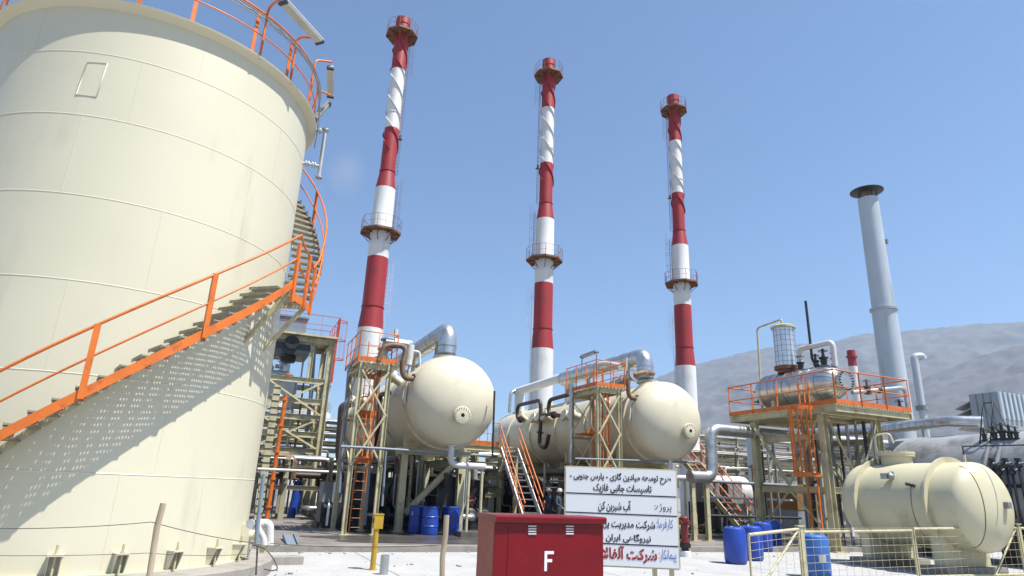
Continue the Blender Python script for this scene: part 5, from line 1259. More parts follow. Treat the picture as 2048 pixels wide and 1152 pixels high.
strip_lamp(la, lb, .20, 'long strip lamp on the top railing of the storage tank, the largest lit face', M['orange'], [
    [V(b1.x, b1.y, ZT), V(b1.x, b1.y, la.z + .10), (la.x, la.y, la.z + .12)], [V(b2.x, b2.y, ZT), V(b2.x, b2.y, lb.z + .12), (lb.x, lb.y, lb.z + .10)]])
dd = 14.2
la, lb = P(661, 134, D=dd), P(661, 193, D=dd + .9)
p0, p1 = P(620, 190, D=13.9), P(628, 124, D=14.0)
strip_lamp(la, lb, .16, 'strip lamp seen edge on at the right edge of the storage tank top', M['orange'], [[V(p0.x, p0.y, ZT), V(p0.x, p0.y, p1.z), P(664, 124, D=dd)], [P(640, 182, D=dd), P(662, 191, D=dd)]])
la, lb = P(658, 207, D=14.4), P(628, 240, D=14.4)
strip_lamp(la, lb, .15, 'strip lamp tilted down just under the rim of the storage tank', M['galv'], [[lb, P(622, 236, D=14.4)]])
la, lb = P(1164, 714, Y=24.4), P(1193, 703, Y=23.1)
strip_lamp(la, lb, .2, 'strip lamp on a stem above the tower railing over the sign', M['grey'], [[la, V(la.x, la.y, TZP + .9)], [lb, V(lb.x, lb.y, TZP + .9)]])

# ------------------------------------------------------------------ pipe racks
def pipe_rack(label, x0, x1, y0, y1, levels, seed, bays=3, cm='beige_far', per=6, zf=.1, group='pipe racks', extra=True, mats=None):
    rnd = random.Random(seed); root = thing('pipe_rack', label, 'pipe rack', (x0, y0, zf), group)
    zt = max(levels) + .3
    for k in range(bays + 1):
        xx = x0 + (x1 - x0) * k / bays
        for y in (y0, y1): mb = MB(); mb.ibeam((xx, y, zf), (xx, y, zt), .22, .22, up=(0, 1, 0)); put(mb, 'column', M[cm], root)
        for z in levels: mb = MB(); mb.ibeam((xx, y0 - .3, z), (xx, y1 + .3, z), .18, .24); put(mb, 'cross_beam', M[cm], root)
    for z in levels:
        for y in (y0, y1): mb = MB(); mb.ibeam((x0 + .12, y, z - .3), (x1 - .12, y, z - .3), .14, .2); put(mb, 'side_beam', M[cm], root)
    ml = mats or ['whitepipe', 'silver', 'rustpipe', 'grey', 'whitepipe', 'bluegrey', 'beige_far', 'galv']
    for z in levels:
        y = y0 - .1
        for k in range(per):
            r = rnd.choice([.04, .06, .08, .1, .14, .17]); y += rnd.uniform(.12, .3) + r
            if y > y1 + .2: break
            e0, e1 = x0 - rnd.uniform(0, 1.2), x1 + rnd.uniform(0, 1.2); m = rnd.choice(ml); zz = z + .12 + r
            pts = [(e0, y, zz), (e1, y, zz)]
            if rnd.random() < .4: xb = rnd.uniform(x0 + .5, x1 - .5); pts = [(e0, y, zz), (xb, y, zz), (xb, y, zz - rnd.uniform(.8, 2.2))]
            mb = MB(); mb.tube(pts, r, 10, bend=r * 3)
            if rnd.random() < .6:
                xv = rnd.uniform(x0, (x0 + x1) / 2); mb.cyl((xv - .12, y, zz), (xv - .06, y, zz), r * 1.8, 12); mb.cyl((xv + .06, y, zz), (xv + .12, y, zz), r * 1.8, 12); mb.cyl((xv, y, zz), (xv, y, zz + .35 + r), .03, 8); mb.tube([(xv + .14 * math.cos(u), y + .14 * math.sin(u), zz + .36 + r) for u in [2 * math.pi * i / 10 for i in range(10)]], .012, 4, closed=True)
            put(mb, 'pipe', M[m], root)
    return root

# ------------------------------------------------------------------ left background: steel frame, rack, tanks
FX0, FX1, FY0, FY1 = P(540, 800, Y=36).x - .6, P(650, 800, Y=36).x, 36.0, 39.0
zl = lambda py: P(650, py, Y=36).z
root = thing('process_frame', 'tall cream steel frame behind the storage tank with a red railed deck on top', 'steel frame', (FX0, FY0, .1))
ZD = zl(678)
for X_ in (FX0, FX1):
    for Y_ in (FY0, FY1): mb = MB(); mb.ibeam((X_, Y_, .1), (X_, Y_, ZD), .3, .3, up=(1, 0, 0)); put(mb, 'column', M['beige'], root)
mb = MB(); mb.ibeam((FX1 - 1.0, FY0 + .02, zl(765)), (FX1 - 1.0, FY0 + .02, ZD), .2, .2, up=(1, 0, 0)); put(mb, 'column', M['beige'], root)
for py in (684, 765, 806, 838, 872, 905, 940):
    for Y_ in (FY0, FY1): mb = MB(); mb.ibeam((FX0 + .16, Y_, zl(py)), (FX1 - .16, Y_, zl(py)), .16, .3); put(mb, 'beam', M['beige'], root)
    for X_ in (FX0, FX1): mb = MB(); mb.ibeam((X_, FY0 + .16, zl(py)), (X_, FY1 - .16, zl(py)), .16, .26); put(mb, 'beam', M['beige'], root)
for a, b in ((765, 838), (838, 905)):
    for s in (0, 1):
        mb = MB(); xa, xb = (FX0 + .2, FX1 - .2) if s else (FX1 - .2, FX0 + .2); mb.angle((xa, FY0 - .16 - .02 * s, zl(a) - .1), (xb, FY0 - .16 - .02 * s, zl(b) + .1), .1); put(mb, 'brace', M['beige'], root)
    mb = MB(); mb.angle((FX1 + .16, FY0 + .2, zl(a) - .1), (FX1 + .16, FY1 - .2, zl(b) + .1), .1); put(mb, 'brace', M['beige'], root)
mb = MB(); mb.mm((FX0 - .2, FY0 - .4, ZD), (FX1 + .25, FY1 + .3, ZD + .1)); put(mb, 'top_deck', M['beige'], root)
mb = MB(); railing(mb, [(FX0 - .2, FY1 + .3, ZD + .1), (FX1 + .25, FY1 + .3, ZD + .1), (FX1 + .25, FY0 - .4, ZD + .1), (FX0 - .2, FY0 - .4, ZD + .1)], 1.1, .9); put(mb, 'railing', M['orangered'], root)
mb = MB(); xl = FX1 + .02; ladder(mb, (xl + .2, FY0, zl(765)), (xl + .2, FY0, ZD + 1.2), (0, 1, 0)); put(mb, 'ladder', M['orangered'], root)
mb = MB(); cage(mb, (xl + .2, FY0, zl(716)), (xl + .2, FY0, ZD + 1.1), (0, 1, 0), (1, 0, 0), step=1.0, dep=.5); put(mb, 'ladder_cage', M['orangered'], root)
mb = MB(); mb.mm((FX0 + .1, FY0 - .1, zl(716)), (FX1 - 1.15, FY0 + 2.2, ZD - .45)); put(mb, 'cooler_box', M['dark'], root)
mb = MB(); c = P(579, 718, Y=FY0 - .12); mb.lathe((c.x, FY0 + .9, zl(716)), [(0, -.32), (.36, -.3), (.42, -.1), (.42, -.002)], seg=20); put(mb, 'motor', M['black'], root); mb = MB(); mb.lathe((c.x, FY0 - .1, c.z + .9), [(.34, 0), (.38, -.02), (.38, -.12), (.32, -.13), (.1, -.09), (0, -.09)], axis=(0, 1, 0), seg=20); put(mb, 'fan', M['black'], root)
mb = MB(); mb.mm((FX0 - .1, FY0 + .3, ZD + .1), (P(613, 660, Y=36).x, FY0 + 1.8, ZD + 1.05)); mb.mm((FX0 - .1, FY0 + .2, ZD + 1.051), (P(618, 650, Y=36).x, FY0 + 1.9, ZD + 1.15)); put(mb, 'roof_unit', M['bluegrey'], root)
mb = MB(); mb.tube([P(629, 690, Y=36.6), P(622, 790, Y=36.6), V(P(615, 860, Y=36.6).x, 36.6, .1)], .11, 12); put(mb, 'riser', M['bluegrey'], root)
for px, r, m in ((585, .07, 'galv'), (600, .05, 'rustpipe'), (640, .06, 'grey')): mb = MB(); p = P(px, 820, Y=37.5); mb.tube([(p.x, 37.5, .1), (p.x, 37.5, zl(760))], r, 10); put(mb, 'riser', M[m], root)
root = thing('tower_unit', 'silver and white domed unit standing inside the tall steel frame', 'pressure vessel', (P(555, 760, Y=38.2).x, 38.2, zl(765)))
cx_ = P(553, 770, Y=38.0).x
mb = MB(); mb.lathe((cx_, 37.6, zl(765) + .17), [(.95, -1.6), (.95, 0), (.85, .22), (.5, .42), (0, .5)], seg=28); put(mb, 'dome', M['white'], root)
mb = MB(); mb.lathe((cx_ + .25, 37.6, zl(765) + .6), [(.3, 0), (.3, 1.0), (.36, 1.02), (.36, 1.1), (0, 1.12)], seg=20)
rnd = random.Random(5)
for k in range(10): mb.ball((cx_ - .55 + rnd.uniform(-.4, .5), 37.2, zl(765) + .55 + rnd.uniform(0, 1.2)), rnd.uniform(.1, .2), 8, 6)
put(mb, 'head_gear', M['silver'], root)
mb = MB(); mb.tube([(cx_ + .3, 37.5, zl(765) + 1.75), (cx_ + 1.2, 37.5, zl(765) + 1.7), (cx_ + 1.2, 37.5, zl(765) + .2)], .05, 8, bend=.2); put(mb, 'outlet', M['whitepipe'], root)
wt0 = P(612, 820, Y=66)
root = thing('white_tank', 'broad white storage tank far behind the steel frame', 'tank', (wt0.x, 66, 0))
mb = MB(); wr = (P(668, 850, Y=66).x - P(560, 850, Y=66).x) / 2 * .95; mb.lathe((wt0.x, 66, 0), [(wr, 0), (wr, P(612, 826, Y=66).z), (0, P(612, 816, Y=66).z + .6)], seg=48); put(mb, 'shell', M['white'], root)
mb = MB(); railing(mb, [(wt0.x + (wr - .1) * math.cos(u), 66 + (wr - .1) * math.sin(u), P(612, 826, Y=66).z) for u in [2 * math.pi * k / 20 for k in range(20)]], 1.0, 2.0, closed=True, post=.06); put(mb, 'railing', M['galv'], root)
pipe_rack('cream pipe rack with many pipes low behind the tall steel frame', P(470, 900, Y=42).x, P(700, 900, Y=42).x, 42, 44.5, [P(600, 940, Y=42).z, P(600, 905, Y=42).z, P(600, 872, Y=42).z, P(600, 842, Y=42).z], 11, bays=3, per=8)
pipe_rack('pipe rack nearest the storage tank edge with grey and brown pipes', P(480, 950, Y=31).x, P(690, 950, Y=31).x - .6, 31.5, 33.0, [P(600, 962, Y=31).z, P(600, 925, Y=31).z], 23, bays=2, per=6, mats=['grey', 'galv', 'rustpipe', 'bluegrey', 'silver', 'darkpipe'])
pipe('service_pipe', 'long thin white pipe crossing level in front of the left pipe rack', [P(515, 938, Y=29.5), P(705, 946, Y=29.5)], .06, M['whitepipe'], seg=8)
of = P(533, 1040, Z=.1); ot = P(571, 790, Y=of.y)
ox = (of.x + ot.x) / 2
root = thing('orange_standpipe', 'orange standpipe strapped to a cream column at the edge of the storage tank', 'standpipe', (of.x, of.y, .1))
mb = MB(); mb.tube([(of.x, of.y, .1), (of.x + .05, of.y, ot.z)], .09, 12); put(mb, 'pipe_run', M['orange'], root)
for k in range(6): z = .6 + k * 1.15; mb = MB(); mb.cyl((of.x, of.y, z), (of.x, of.y, z + .1), .14, 12); put(mb, 'clamp', M['orange'], root)
mb = MB(); mb.ibeam((of.x - .35, of.y + .2, .1), (of.x - .35, of.y + .2, ot.z + .4), .3, .3, up=(0, 1, 0)); put(mb, 'column', M['beige'], root)
mb = MB()
for k in range(24): z = .35 + k * .3; mb.mm((of.x - .52, of.y + .03, z), (of.x - .19, of.y + .048, z + .035))
put(mb, 'strap', M['dark'], root)
# dark skids
def skid(label, x, y, w, d, h, seed, panels=2, group='machine skids in the shade', mdl='dark'):
    rnd = random.Random(seed); root = thing('machine_skid', label, 'machine skid', (x, y, .1), group)
    mb = MB(); mb.mm((x - w / 2, y - d / 2, .1), (x + w / 2, y + d / 2, .28)); put(mb, 'base_frame', M['black'], root)
    mb = MB(); mb.mm((x - w / 2 + .1, y - d / 2 + .1, .28), (x + w / 2 - .1, y + d / 2 - .1, h * .58)); put(mb, 'casing', M[mdl], root)
    for k in range(panels): xx = x - w / 2 + w * (k + .5) / panels; mb = MB(); mb.mm((xx - w / panels * .38, y - d / 2 + .15, h * .58), (xx + w / panels * .38, y + d / 2 - .3, h)); put(mb, 'cabinet', M['grey'], root)
    for k in range(5):
        xx = x - w / 2 + rnd.uniform(.2, w - .2); mb = MB(); z = rnd.uniform(.5, h * .55); mb.cyl((xx, y - d / 2 + .098, z), (xx, y - d / 2 + .05, z), rnd.uniform(.05, .09), 10); put(mb, 'gauge', M['whitepipe'] if k % 2 else M['galv'], root)
    for k in range(3):
        xx = x - w / 2 + rnd.uniform(.3, w - .3); mb = MB(); mb.tube([(xx, y - d / 2 - .1, .2), (xx, y - d / 2 - .12, rnd.uniform(.9, h)), (xx + rnd.uniform(-.5, .5), y, h * .9)], .05, 8, bend=.15); put(mb, 'hose', M[rnd.choice(['black', 'galv', 'darkpipe'])], root)
    return root
sk = P(650, 1046, Z=.1)
skid('dark machine skid with grey cabinets beside the access tower nearest the storage tank', sk.x + .15, sk.y - 2.6, 1.9, 1.5, 1.75, 1)
bl0, bl1 = P(581, 1036, Z=.1), P(596, 962, Y=P(581, 1036, Z=.1).y)
mb = MB(); mb.tube([bl0 + V(0, 0, .02), bl0.lerp(bl1, .5) + V(.05, 0, 0), bl1], [.19, .2, .17], 14); put(mb, 'blue_tarpaulin_roll', M['bluedrum'], label='rolled blue tarpaulin leaning upright on the plant floor behind the tank', cat='tarpaulin', loc=bl0)

# pumps: build one, copy the rest
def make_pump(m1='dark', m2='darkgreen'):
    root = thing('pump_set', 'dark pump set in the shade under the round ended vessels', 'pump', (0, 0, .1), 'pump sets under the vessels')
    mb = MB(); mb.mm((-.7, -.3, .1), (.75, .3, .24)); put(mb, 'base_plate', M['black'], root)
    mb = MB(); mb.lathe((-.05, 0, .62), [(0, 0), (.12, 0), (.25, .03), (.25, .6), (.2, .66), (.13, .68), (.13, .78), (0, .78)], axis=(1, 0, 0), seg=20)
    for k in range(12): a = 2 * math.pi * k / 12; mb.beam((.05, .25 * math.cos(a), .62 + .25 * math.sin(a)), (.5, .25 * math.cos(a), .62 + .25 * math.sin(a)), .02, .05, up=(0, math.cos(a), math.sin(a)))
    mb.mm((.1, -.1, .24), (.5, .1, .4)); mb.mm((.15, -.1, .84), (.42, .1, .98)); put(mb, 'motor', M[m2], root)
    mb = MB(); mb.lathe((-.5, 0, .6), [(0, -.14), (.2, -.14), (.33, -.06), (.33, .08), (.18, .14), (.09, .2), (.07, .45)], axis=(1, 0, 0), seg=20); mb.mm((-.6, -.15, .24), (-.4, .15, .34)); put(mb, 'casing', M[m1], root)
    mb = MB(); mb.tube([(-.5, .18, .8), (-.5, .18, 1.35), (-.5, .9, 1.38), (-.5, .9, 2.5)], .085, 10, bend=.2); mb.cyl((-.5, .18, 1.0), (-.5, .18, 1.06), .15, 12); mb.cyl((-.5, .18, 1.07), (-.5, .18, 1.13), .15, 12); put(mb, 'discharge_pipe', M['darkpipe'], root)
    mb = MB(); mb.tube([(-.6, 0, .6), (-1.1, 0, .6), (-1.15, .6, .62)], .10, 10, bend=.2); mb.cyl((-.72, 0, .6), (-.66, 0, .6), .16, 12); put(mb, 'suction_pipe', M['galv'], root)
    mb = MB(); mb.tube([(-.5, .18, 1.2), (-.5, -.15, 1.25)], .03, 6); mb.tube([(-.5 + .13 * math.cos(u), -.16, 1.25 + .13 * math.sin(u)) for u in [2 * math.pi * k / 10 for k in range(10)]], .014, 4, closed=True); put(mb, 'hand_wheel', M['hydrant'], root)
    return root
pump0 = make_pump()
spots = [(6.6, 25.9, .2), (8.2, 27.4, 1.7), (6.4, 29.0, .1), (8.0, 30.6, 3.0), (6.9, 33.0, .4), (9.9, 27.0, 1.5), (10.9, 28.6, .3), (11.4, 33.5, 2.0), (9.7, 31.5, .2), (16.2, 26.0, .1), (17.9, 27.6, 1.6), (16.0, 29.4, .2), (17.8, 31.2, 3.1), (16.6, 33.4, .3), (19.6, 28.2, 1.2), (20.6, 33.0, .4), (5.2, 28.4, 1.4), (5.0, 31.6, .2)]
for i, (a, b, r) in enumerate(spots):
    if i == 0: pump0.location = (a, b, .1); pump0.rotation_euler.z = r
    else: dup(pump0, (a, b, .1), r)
# dark receivers and heat exchangers beneath and behind the vessels
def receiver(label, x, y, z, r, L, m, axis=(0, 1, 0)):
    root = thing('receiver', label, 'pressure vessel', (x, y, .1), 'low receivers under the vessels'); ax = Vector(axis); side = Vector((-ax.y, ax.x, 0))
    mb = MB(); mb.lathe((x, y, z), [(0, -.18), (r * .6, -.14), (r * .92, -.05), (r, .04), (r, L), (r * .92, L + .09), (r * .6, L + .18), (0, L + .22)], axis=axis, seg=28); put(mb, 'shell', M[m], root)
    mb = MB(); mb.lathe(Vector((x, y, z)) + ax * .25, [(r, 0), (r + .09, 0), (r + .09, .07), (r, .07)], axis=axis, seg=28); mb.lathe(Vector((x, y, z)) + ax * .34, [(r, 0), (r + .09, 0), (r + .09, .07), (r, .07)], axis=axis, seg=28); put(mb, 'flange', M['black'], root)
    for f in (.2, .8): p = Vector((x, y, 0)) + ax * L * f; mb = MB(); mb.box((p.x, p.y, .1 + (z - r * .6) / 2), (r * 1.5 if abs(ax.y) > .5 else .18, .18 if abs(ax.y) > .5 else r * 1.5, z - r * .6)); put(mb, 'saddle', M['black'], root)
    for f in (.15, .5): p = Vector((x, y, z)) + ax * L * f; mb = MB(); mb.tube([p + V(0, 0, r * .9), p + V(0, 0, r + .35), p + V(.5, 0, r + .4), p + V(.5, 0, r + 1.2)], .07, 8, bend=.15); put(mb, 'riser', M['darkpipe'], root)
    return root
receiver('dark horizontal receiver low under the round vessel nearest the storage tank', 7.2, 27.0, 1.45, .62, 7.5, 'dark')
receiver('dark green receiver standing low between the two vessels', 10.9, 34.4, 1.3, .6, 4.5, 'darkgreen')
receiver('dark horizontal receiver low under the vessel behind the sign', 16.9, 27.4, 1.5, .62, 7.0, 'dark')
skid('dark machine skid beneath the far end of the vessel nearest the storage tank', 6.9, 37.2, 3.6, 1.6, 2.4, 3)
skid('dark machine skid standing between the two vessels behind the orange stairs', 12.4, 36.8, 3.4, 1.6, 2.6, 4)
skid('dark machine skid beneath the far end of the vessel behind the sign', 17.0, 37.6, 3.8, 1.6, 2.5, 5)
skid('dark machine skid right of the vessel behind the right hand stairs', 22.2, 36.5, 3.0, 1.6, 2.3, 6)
pipe_rack('low pipe rack crossing behind the vessels with brown and grey pipes', 2.0, 24.0, 39.8, 41.0, [1.7, 2.9], 31, bays=6, cm='beige', per=6, mats=['darkpipe', 'rustpipe', 'grey', 'whitepipe', 'galv'])
for k, (xa, ya, z, L, r, m, lab) in enumerate(((5.9, 23.7, 2.62, 15.5, .09, 'darkpipe', 'dark brown header pipe along the left underside of the vessel by the drums'), (9.0, 23.9, 2.55, 15, .11, 'grey', 'grey header pipe along the right underside of the vessel by the drums'), (15.5, 23.9, 2.6, 15, .10, 'darkpipe', 'dark brown header pipe along the left underside of the vessel behind the sign'), (18.6, 23.9, 2.6, 15, .09, 'galv', 'pale header pipe along the right underside of the vessel behind the sign'))):
    pipe('header_pipe', lab, [(xa, ya, z - .5), (xa, ya + .05, z), (xa, ya + L, z)], r, M[m], bend=.3)
rnd = random.Random(77)
droppers = None
for k in range(64):                                       # thin drop pipes in the shade, one built thing each, alike
    vx = VX1 if k % 2 else VX2
    a, b = vx + rnd.uniform(-1.7, 1.9), VY + rnd.uniform(2.6, 13)
    mb = MB(); r = rnd.choice([.03, .045, .06]); zt = VZ - VR + rnd.uniform(-.5, .15); e = rnd.uniform(-.6, .6)
    mb.tube([(a, b, .1), (a, b, .5 + rnd.random()), (a + e, b, .6 + rnd.random() * .6), (a + e, b, zt)], r, 8, bend=.12)
    put(mb, 'drop_pipe', M[rnd.choice(['darkpipe', 'grey', 'galv', 'beige', 'beige', 'whitepipe'])], label='thin drop pipe in the shade under the round ended vessels', cat='pipe', group='drop pipes under the vessels', loc=(a, b, .1))

pipe_rack('cream pipe rack low between the two vessels behind the orange stairs', 9.7, 14.7, 35.0, 37.0, [1.7, 2.6, 3.4], 61, bays=3, cm='beige', per=7, mats=['whitepipe', 'galv', 'beige', 'darkpipe', 'silver'])
# plate exchangers added to darken under the vessels: build one, copy the rest
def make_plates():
    root = thing('darkening_exchanger', 'black plate exchanger added to deepen the shade among the vessel legs', 'heat exchanger', (0, 0, .1), 'added dark exchangers under the vessels')
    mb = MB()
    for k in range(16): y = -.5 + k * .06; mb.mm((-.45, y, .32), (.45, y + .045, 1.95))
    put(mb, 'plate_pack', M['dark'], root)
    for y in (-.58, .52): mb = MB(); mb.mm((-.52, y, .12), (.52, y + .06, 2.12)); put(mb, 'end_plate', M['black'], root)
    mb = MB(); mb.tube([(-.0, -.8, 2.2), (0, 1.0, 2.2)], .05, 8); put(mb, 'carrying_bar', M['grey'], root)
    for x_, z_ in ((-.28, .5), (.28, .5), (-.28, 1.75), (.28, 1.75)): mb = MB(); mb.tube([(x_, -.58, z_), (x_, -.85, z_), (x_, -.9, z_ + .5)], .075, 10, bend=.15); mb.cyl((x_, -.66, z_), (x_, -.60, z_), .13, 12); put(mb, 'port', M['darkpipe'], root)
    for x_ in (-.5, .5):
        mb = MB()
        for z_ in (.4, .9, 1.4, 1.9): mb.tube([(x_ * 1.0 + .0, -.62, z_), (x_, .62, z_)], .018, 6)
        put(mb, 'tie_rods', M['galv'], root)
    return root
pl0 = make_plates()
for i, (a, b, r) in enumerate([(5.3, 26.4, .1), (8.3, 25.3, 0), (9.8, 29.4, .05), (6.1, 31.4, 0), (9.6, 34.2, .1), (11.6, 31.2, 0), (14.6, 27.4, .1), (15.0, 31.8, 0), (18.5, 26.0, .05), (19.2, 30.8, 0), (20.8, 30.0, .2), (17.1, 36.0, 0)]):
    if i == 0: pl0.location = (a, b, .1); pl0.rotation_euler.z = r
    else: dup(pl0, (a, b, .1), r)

# ------------------------------------------------------------------ right background: racks, tank, scrap
rk = P(1500, 930, Y=52)
pipe_rack('long low pipe rack in the distance under the hills, left of the orange ladder', P(1405, 930, Y=40).x, P(1660, 930, Y=40).x, 40, 42.5, [P(1500, 945, Y=40).z, P(1500, 915, Y=40).z], 41, bays=4, zf=.1, per=8, mats=['whitepipe', 'silver', 'whitepipe', 'rustpipe', 'beige_far'])
pipe_rack('faint pipe rack farthest off under the hills', P(1400, 930, Y=62).x, P(1800, 930, Y=62).x, 62, 65, [P(1500, 925, Y=62).z, P(1500, 900, Y=62).z, P(1500, 882, Y=62).z], 43, bays=6, per=8, zf=0, mats=['whitepipe', 'beige_far', 'silver', 'rustpipe'])
pipe_rack('pipe rack between the orange platform tower and the grey boiler', P(1640, 930, Y=27).x, P(1790, 930, Y=27).x, 27, 28.5, [P(1700, 915, Y=27).z, P(1700, 888, Y=27).z], 45, bays=2, zf=0, per=6, mats=['whitepipe', 'silver', 'grey', 'whitepipe'])
bp0 = P(1502, 870, Y=34.0); root = thing('blue_grey_column', 'plain blue grey pipe column behind the right hand stairs', 'column', (bp0.x, 34.0, .1))
mb = MB(); mb.lathe((bp0.x, 34, 0), [(.34, .1), (.34, P(1502, 865, Y=34).z), (0, P(1502, 865, Y=34).z + .1)], seg=24); put(mb, 'shaft', M['greystack'], root)
mb = MB(); mb.lathe((bp0.x, 34, P(1502, 935, Y=34).z), [(.34, 0), (.45, 0), (.45, .1), (.34, .1)], seg=24); put(mb, 'flange', M['bluegrey'], root)
wv = P(1455, 985, Y=31.0); wr = .95
root = thing('white_receiver', 'short white horizontal tank on dark blocks behind the right hand stairs', 'tank', (wv.x, 31, .1))
mb = MB(); mb.lathe((wv.x - 1.0, 31.6, wv.z), [(wr * math.sin(math.pi / 2 * k / 8), .5 - .5 * math.cos(math.pi / 2 * k / 8)) for k in range(9)] + [(wr, 2.2)] + [(wr * math.cos(math.pi / 2 * k / 8), 2.2 + .5 * math.sin(math.pi / 2 * k / 8)) for k in range(1, 9)], axis=(1, -.25, 0), seg=36); put(mb, 'shell', M['white'], root)
for dx in (-.3, .9): mb = MB(); mb.mm((wv.x + dx - .2, 30.7, .1), (wv.x + dx + .2, 31.9, wv.z - .55)); put(mb, 'saddle', M['dark'], root)
mb = MB(); mb.tube([(wv.x + .2, 31.3, wv.z + .9), (wv.x + .2, 31.3, wv.z + 1.4), (wv.x + 1.5, 31.3, wv.z + 1.45)], .06, 8, bend=.15); put(mb, 'nozzle', M['whitepipe'], root)
rnd = random.Random(9); sc0 = P(1388, 1062, Z=.1) * .86; sc0.z = .1; mb = MB()
for k in range(60):
    a = rnd.uniform(0, math.pi); e = rnd.uniform(-.25, .35); L = rnd.uniform(.5, 1.2); d = V(math.cos(a) * math.cos(e), math.sin(a) * math.cos(e), math.sin(e)) * L / 2
    c = sc0 + V(rnd.gauss(0, .4), rnd.gauss(0, .35), max(.04, .55 - abs(rnd.gauss(0, .3))) * rnd.uniform(.2, 1)); d.z = max(d.z, -c.z + .13)
    mb.beam(c - d, c + d, rnd.uniform(.04, .14), rnd.uniform(.012, .03))
put(mb, 'scrap_pile', M['straw'], label='heap of brown dry wood scraps on the floor behind the hydrant', cat='scrap heap', kind='stuff', loc=sc0)
skid('low black machine skid in the shade behind the blue drums near the gate', 23.3, 27.0, 2.6, 1.6, 2.6, 8)
for k, (px, z1, r, m) in enumerate(((1523, 865, .07, 'dark'), (1535, 905, .05, 'dark'), (1546, 900, .05, 'galv'), (1560, 890, .06, 'grey'), (1512, 930, .04, 'rustpipe'))):
    b = P(px, 1040, Y=24.6); t = P(px, z1, Y=24.6); pipe('riser_pipe', 'slim upright riser pipe left of the orange ladder cage', [(b.x, 24.6, .02), (b.x, 24.6, t.z)], r, M[m], group='slim risers by the ladder cage', seg=8)
for k, (za, zb, y) in enumerate(((.95, .06, 24.4), (1.75, .05, 24.8), (2.45, .07, 24.5))):
    pipe('service_pipe', ['thin dark pipe crossing low behind the right hand drums', 'thin pale pipe crossing at mid height left of the ladder cage', 'thin grey pipe crossing high left of the ladder cage'][k], [(20.6, y, za), (26.2, y, za)], zb, M[['dark', 'whitepipe', 'grey'][k]], seg=8)
for k in range(9):
    a = P(1600 + 17 * k, 900, X=QX0 + 2.2 + .2 * (k % 3)); mb = MB(); mb.tube([(a.x, a.y, .02), (a.x, a.y, 2.2 + .25 * (k % 4)), (a.x + .4, a.y, 2.3 + .25 * (k % 4)), (a.x + .4, a.y, QZ - .35)], .05 + .02 * (k % 2), 8, bend=.12)
    put(mb, 'riser_pipe', M[['grey', 'dark', 'galv'][k % 3]], label='bent riser pipe inside the legs of the orange platform tower', cat='pipe', group='risers inside the platform tower', loc=(a.x, a.y, 0))

# ------------------------------------------------------------------ grit and rubbish on the concrete
rnd = random.Random(21); mb = MB()
for k in range(320):
    w = rnd.random()
    if w < .35: x_, y_ = rnd.uniform(-1, 22), YK - .25 - abs(rnd.gauss(0, .25))
    elif w < .55: a_ = R_(rnd.uniform(-80, -5)); r_ = TR + .62 + abs(rnd.gauss(0, .35)); x_, y_ = TX + r_ * math.cos(a_), TY + r_ * math.sin(a_)
    else: x_, y_ = rnd.uniform(.5, 20), rnd.uniform(10.5, 18)
    s_ = rnd.choice([.008, .012, .018, .03]) * rnd.uniform(.7, 1.3)
    mb.ball((x_, y_, .016 + s_ * .4), s_, 6, 4, sx=rnd.uniform(.8, 1.6), sz=.6)
put(mb, 'gravel', M['concrete'], label='grit and small stones scattered on the concrete', kind='stuff', loc=(5, 15, 0))

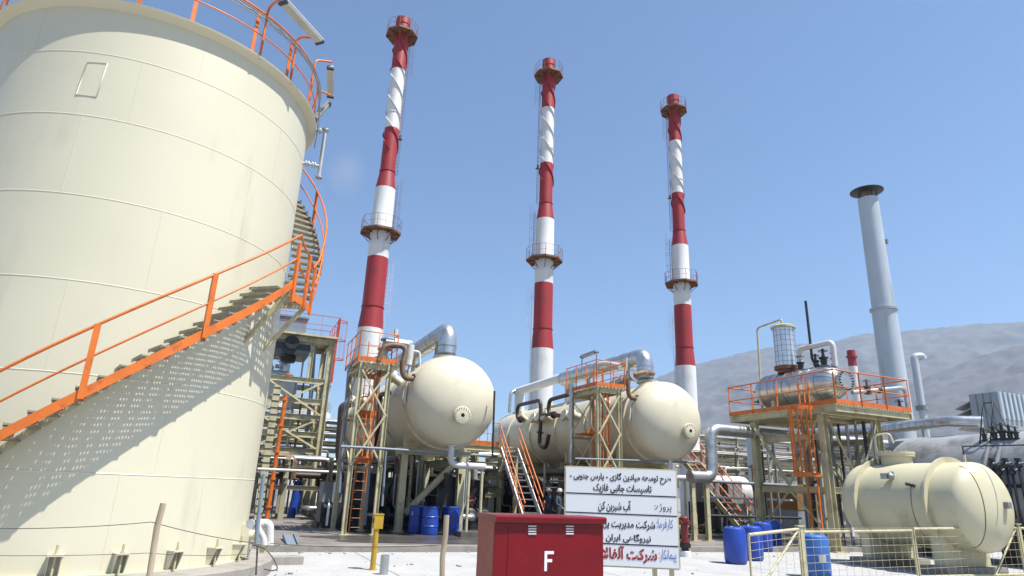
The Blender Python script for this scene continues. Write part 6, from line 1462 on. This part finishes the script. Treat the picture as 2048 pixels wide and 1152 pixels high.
# ------------------------------------------------------------------ two workers in the shade
def person(x, y, z, rz, suit, label, hat=True, lean=0.0):
    root = thing('person', label, 'person', (x, y, z), None, rz)
    J = {'pel': (0, 0, .95), 'chest': (0, .03 + lean, 1.28), 'neck': (0, .02 + lean * 1.3, 1.48), 'head': (0, .0 + lean * 1.5, 1.60),
         'crown': (0, .0 + lean * 1.5, 1.70), 'sL': (.17, .02 + lean, 1.42), 'sR': (-.17, .02 + lean, 1.42), 'eL': (.24, .0 + lean, 1.15), 'eR': (-.25, -.02 + lean, 1.16),
         'wL': (.20, -.18 + lean, .98), 'wR': (-.19, -.22 + lean, 1.05), 'hL': (.10, 0, .90), 'hR': (-.10, 0, .90), 'kL': (.12, -.03, .50), 'kR': (-.11, .02, .50), 'aL': (.12, .02, .09), 'aR': (-.12, .05, .09), 'tL': (.14, -.13, .04), 'tR': (-.14, -.10, .04)}
    rad = {'pel': .14, 'chest': .155, 'neck': .06, 'head': .095, 'crown': .075, 'sL': .075, 'sR': .075, 'eL': .05, 'eR': .05, 'wL': .034, 'wR': .034, 'hL': .095, 'hR': .095, 'kL': .065, 'kR': .065, 'aL': .05, 'aR': .05, 'tL': .04, 'tR': .04}
    ed = [('pel', 'chest'), ('chest', 'neck'), ('neck', 'head'), ('head', 'crown'), ('chest', 'sL'), ('chest', 'sR'), ('sL', 'eL'), ('sR', 'eR'), ('eL', 'wL'), ('eR', 'wR'), ('pel', 'hL'), ('pel', 'hR'), ('hL', 'kL'), ('hR', 'kR'), ('kL', 'aL'), ('kR', 'aR'), ('aL', 'tL'), ('aR', 'tR')]
    for s, w in (('L', 'wL'), ('R', 'wR')):
        wx, wy, wz = J[w]
        J['p' + s] = (wx, wy - .06, wz - .03); rad['p' + s] = .036; ed.append((w, 'p' + s))
        for q in range(4):
            J['f%d' % q + s] = (wx + (q - 1.5) * .021, wy - .105, wz - .05); J['g%d' % q + s] = (wx + (q - 1.5) * .021, wy - .125 + .01 * abs(q - 1.5), wz - .085)
            rad['f%d' % q + s] = .0095; rad['g%d' % q + s] = .0085; ed += [('p' + s, 'f%d' % q + s), ('f%d' % q + s, 'g%d' % q + s)]
        sg = 1 if s == 'R' else -1
        J['th' + s] = (wx + sg * .045, wy - .06, wz - .045); rad['th' + s] = .010; ed.append(('p' + s, 'th' + s))
    names = list(J); me = bpy.data.meshes.new('person_body'); me.from_pydata([J[n] for n in names], [(names.index(a), names.index(b)) for a, b in ed], [])
    o = bpy.data.objects.new('person_body', me); col.objects.link(o)
    o.modifiers.new('skin', 'SKIN'); o.modifiers.new('sub', 'SUBSURF').levels = 1; o.modifiers['sub'].render_levels = 1
    for i, n in enumerate(names): me.skin_vertices[0].data[i].radius = (rad[n], rad[n])
    me.skin_vertices[0].data[0].use_root = True
    dg = bpy.context.evaluated_depsgraph_get(); m2 = bpy.data.meshes.new_from_object(o.evaluated_get(dg)); bpy.data.objects.remove(o); bpy.data.meshes.remove(me)
    m2.materials.clear(); m2.materials.append(M[suit]); m2.materials.append(M['skin']); m2.materials.append(M['black'])
    hands = [Vector(J['wL']), Vector(J['wR'])]
    for p in m2.polygons:
        c = p.center; p.use_smooth = True
        p.material_index = 1 if c.z > 1.49 or any((c - h).length < .15 and c.y < h.y - .01 for h in hands) else 2 if c.z < .085 else 0
    b = bpy.data.objects.new('body', m2); col.objects.link(b); b.parent = root
    hx, hy, hz = J['head']
    mb = MB(); mb.ball((hx, hy - .095, hz + .0), .022, 8, 6, sx=.7, sz=1.2); put(mb, 'nose', M['skin'], root).location = (0, 0, 0)
    bpy.data.objects[-1] if False else None
    return root, J
def local_part(mb, name, m, root): o = bpy.data.objects.new(name, mb.mesh(name, M[m])); col.objects.link(o); o.parent = root; return o
def add_worker(x, y, rz, suit, label, lean):
    root, J = person(x, y, .1, rz, suit, label, True, lean)
    for c in list(root.children):
        if c.name.startswith('nose'): bpy.data.objects.remove(c)
    hx, hy, hz = J['head']
    mb = MB(); mb.ball((hx, hy - .098, hz - .005), .02, 8, 6, sx=.75, sz=1.3); local_part(mb, 'nose', 'skin', root)
    for s in (-1, 1):
        mb = MB(); mb.ball((hx + s * .034, hy - .088, hz + .022), .012, 8, 6); local_part(mb, 'eye', 'black', root)
        mb = MB(); mb.ball((hx + s * .097, hy + .005, hz + .0), .03, 8, 6, sx=.4, sy=.7); local_part(mb, 'ear', 'skin', root)
    mb = MB(); mb.ball((hx, hy - .092, hz - .05), .02, 8, 6, sx=1.2, sy=.4, sz=.3); local_part(mb, 'mouth', 'hydrant', root)
    mb = MB(); mb.lathe((hx, hy, hz + .035), [(.155, 0), (.16, .008), (.122, .018), (.118, .06), (.095, .105), (.05, .13), (0, .138)], seg=22); local_part(mb, 'hard_hat', 'hat', root)
W1 = P(1120, 990, Y=23.9); W2 = P(1097, 995, Y=25.2)
add_worker(W1.x, 23.9, R_(25), 'teal', 'person in grey blue coverall and white hard hat beside the white sign', .0)
add_worker(W2.x, 25.2, R_(-30), 'navy', 'person in dark navy coverall and white hard hat near the stair foot', .05)

# ------------------------------------------------------------------ faint wisp of steam
ms = bpy.data.materials.new('steam'); ms.use_nodes = True; n_ = ms.node_tree.nodes; l_ = ms.node_tree.links; n_.remove(n_['Principled BSDF'])
vv = n_.new('ShaderNodeVolumePrincipled'); vv.inputs['Color'].default_value = (.95, .96, 1, 1)
tc_ = n_.new('ShaderNodeTexCoord'); nz_ = n_.new('ShaderNodeTexNoise'); nz_.inputs['Scale'].default_value = .35; nz_.inputs['Detail'].default_value = 4
gr_ = n_.new('ShaderNodeVectorMath'); gr_.operation = 'LENGTH'; sc_v = n_.new('ShaderNodeVectorMath'); sc_v.operation = 'MULTIPLY'; sc_v.inputs[1].default_value = (1 / 3.2, 1 / 3.2, 1 / 4.2)
m1_ = n_.new('ShaderNodeMath'); m1_.operation = 'SUBTRACT'; m1_.inputs[0].default_value = 1.0; m1_.use_clamp = True
m2_ = n_.new('ShaderNodeMath'); m2_.operation = 'MULTIPLY'; m3_ = n_.new('ShaderNodeMath'); m3_.operation = 'MULTIPLY'; m3_.inputs[1].default_value = .12
l_.new(tc_.outputs['Object'], nz_.inputs[0]); l_.new(tc_.outputs['Object'], sc_v.inputs[0]); l_.new(sc_v.outputs[0], gr_.inputs[0]); l_.new(gr_.outputs['Value'], m1_.inputs[1])
l_.new(m1_.outputs[0], m2_.inputs[0]); l_.new(nz_.outputs[0], m2_.inputs[1]); l_.new(m2_.outputs[0], m3_.inputs[0]); l_.new(m3_.outputs[0], vv.inputs['Density']); l_.new(vv.outputs[0], n_['Material Output'].inputs['Volume'])
c = P(693, 345, D=85); mb = MB(); mb.ball(c, 1, 16, 10, sx=3.2, sy=3.2, sz=4.2)
put(mb, 'steam', ms, label='faint wisp of steam in the blue sky left of the tallest looking chimney', kind='stuff', loc=c)

# ------------------------------------------------------------------ haze
M['haze'] = bpy.data.materials.new('haze'); M['haze'].use_nodes = True
_n = M['haze'].node_tree.nodes; _n.remove(_n['Principled BSDF'])
_v = _n.new('ShaderNodeVolumePrincipled'); _v.inputs['Color'].default_value = (.52, .72, 1.0, 1); _v.inputs['Density'].default_value = .00016; _v.inputs['Anisotropy'].default_value = .2
M['haze'].node_tree.links.new(_v.outputs[0], _n['Material Output'].inputs['Volume'])
mb = MB(); mb.mm((-4700, -4700, -8), (4700, 4700, 960))
put(mb, 'haze', M['haze'], kind='stuff', loc=(0, 0, 0))
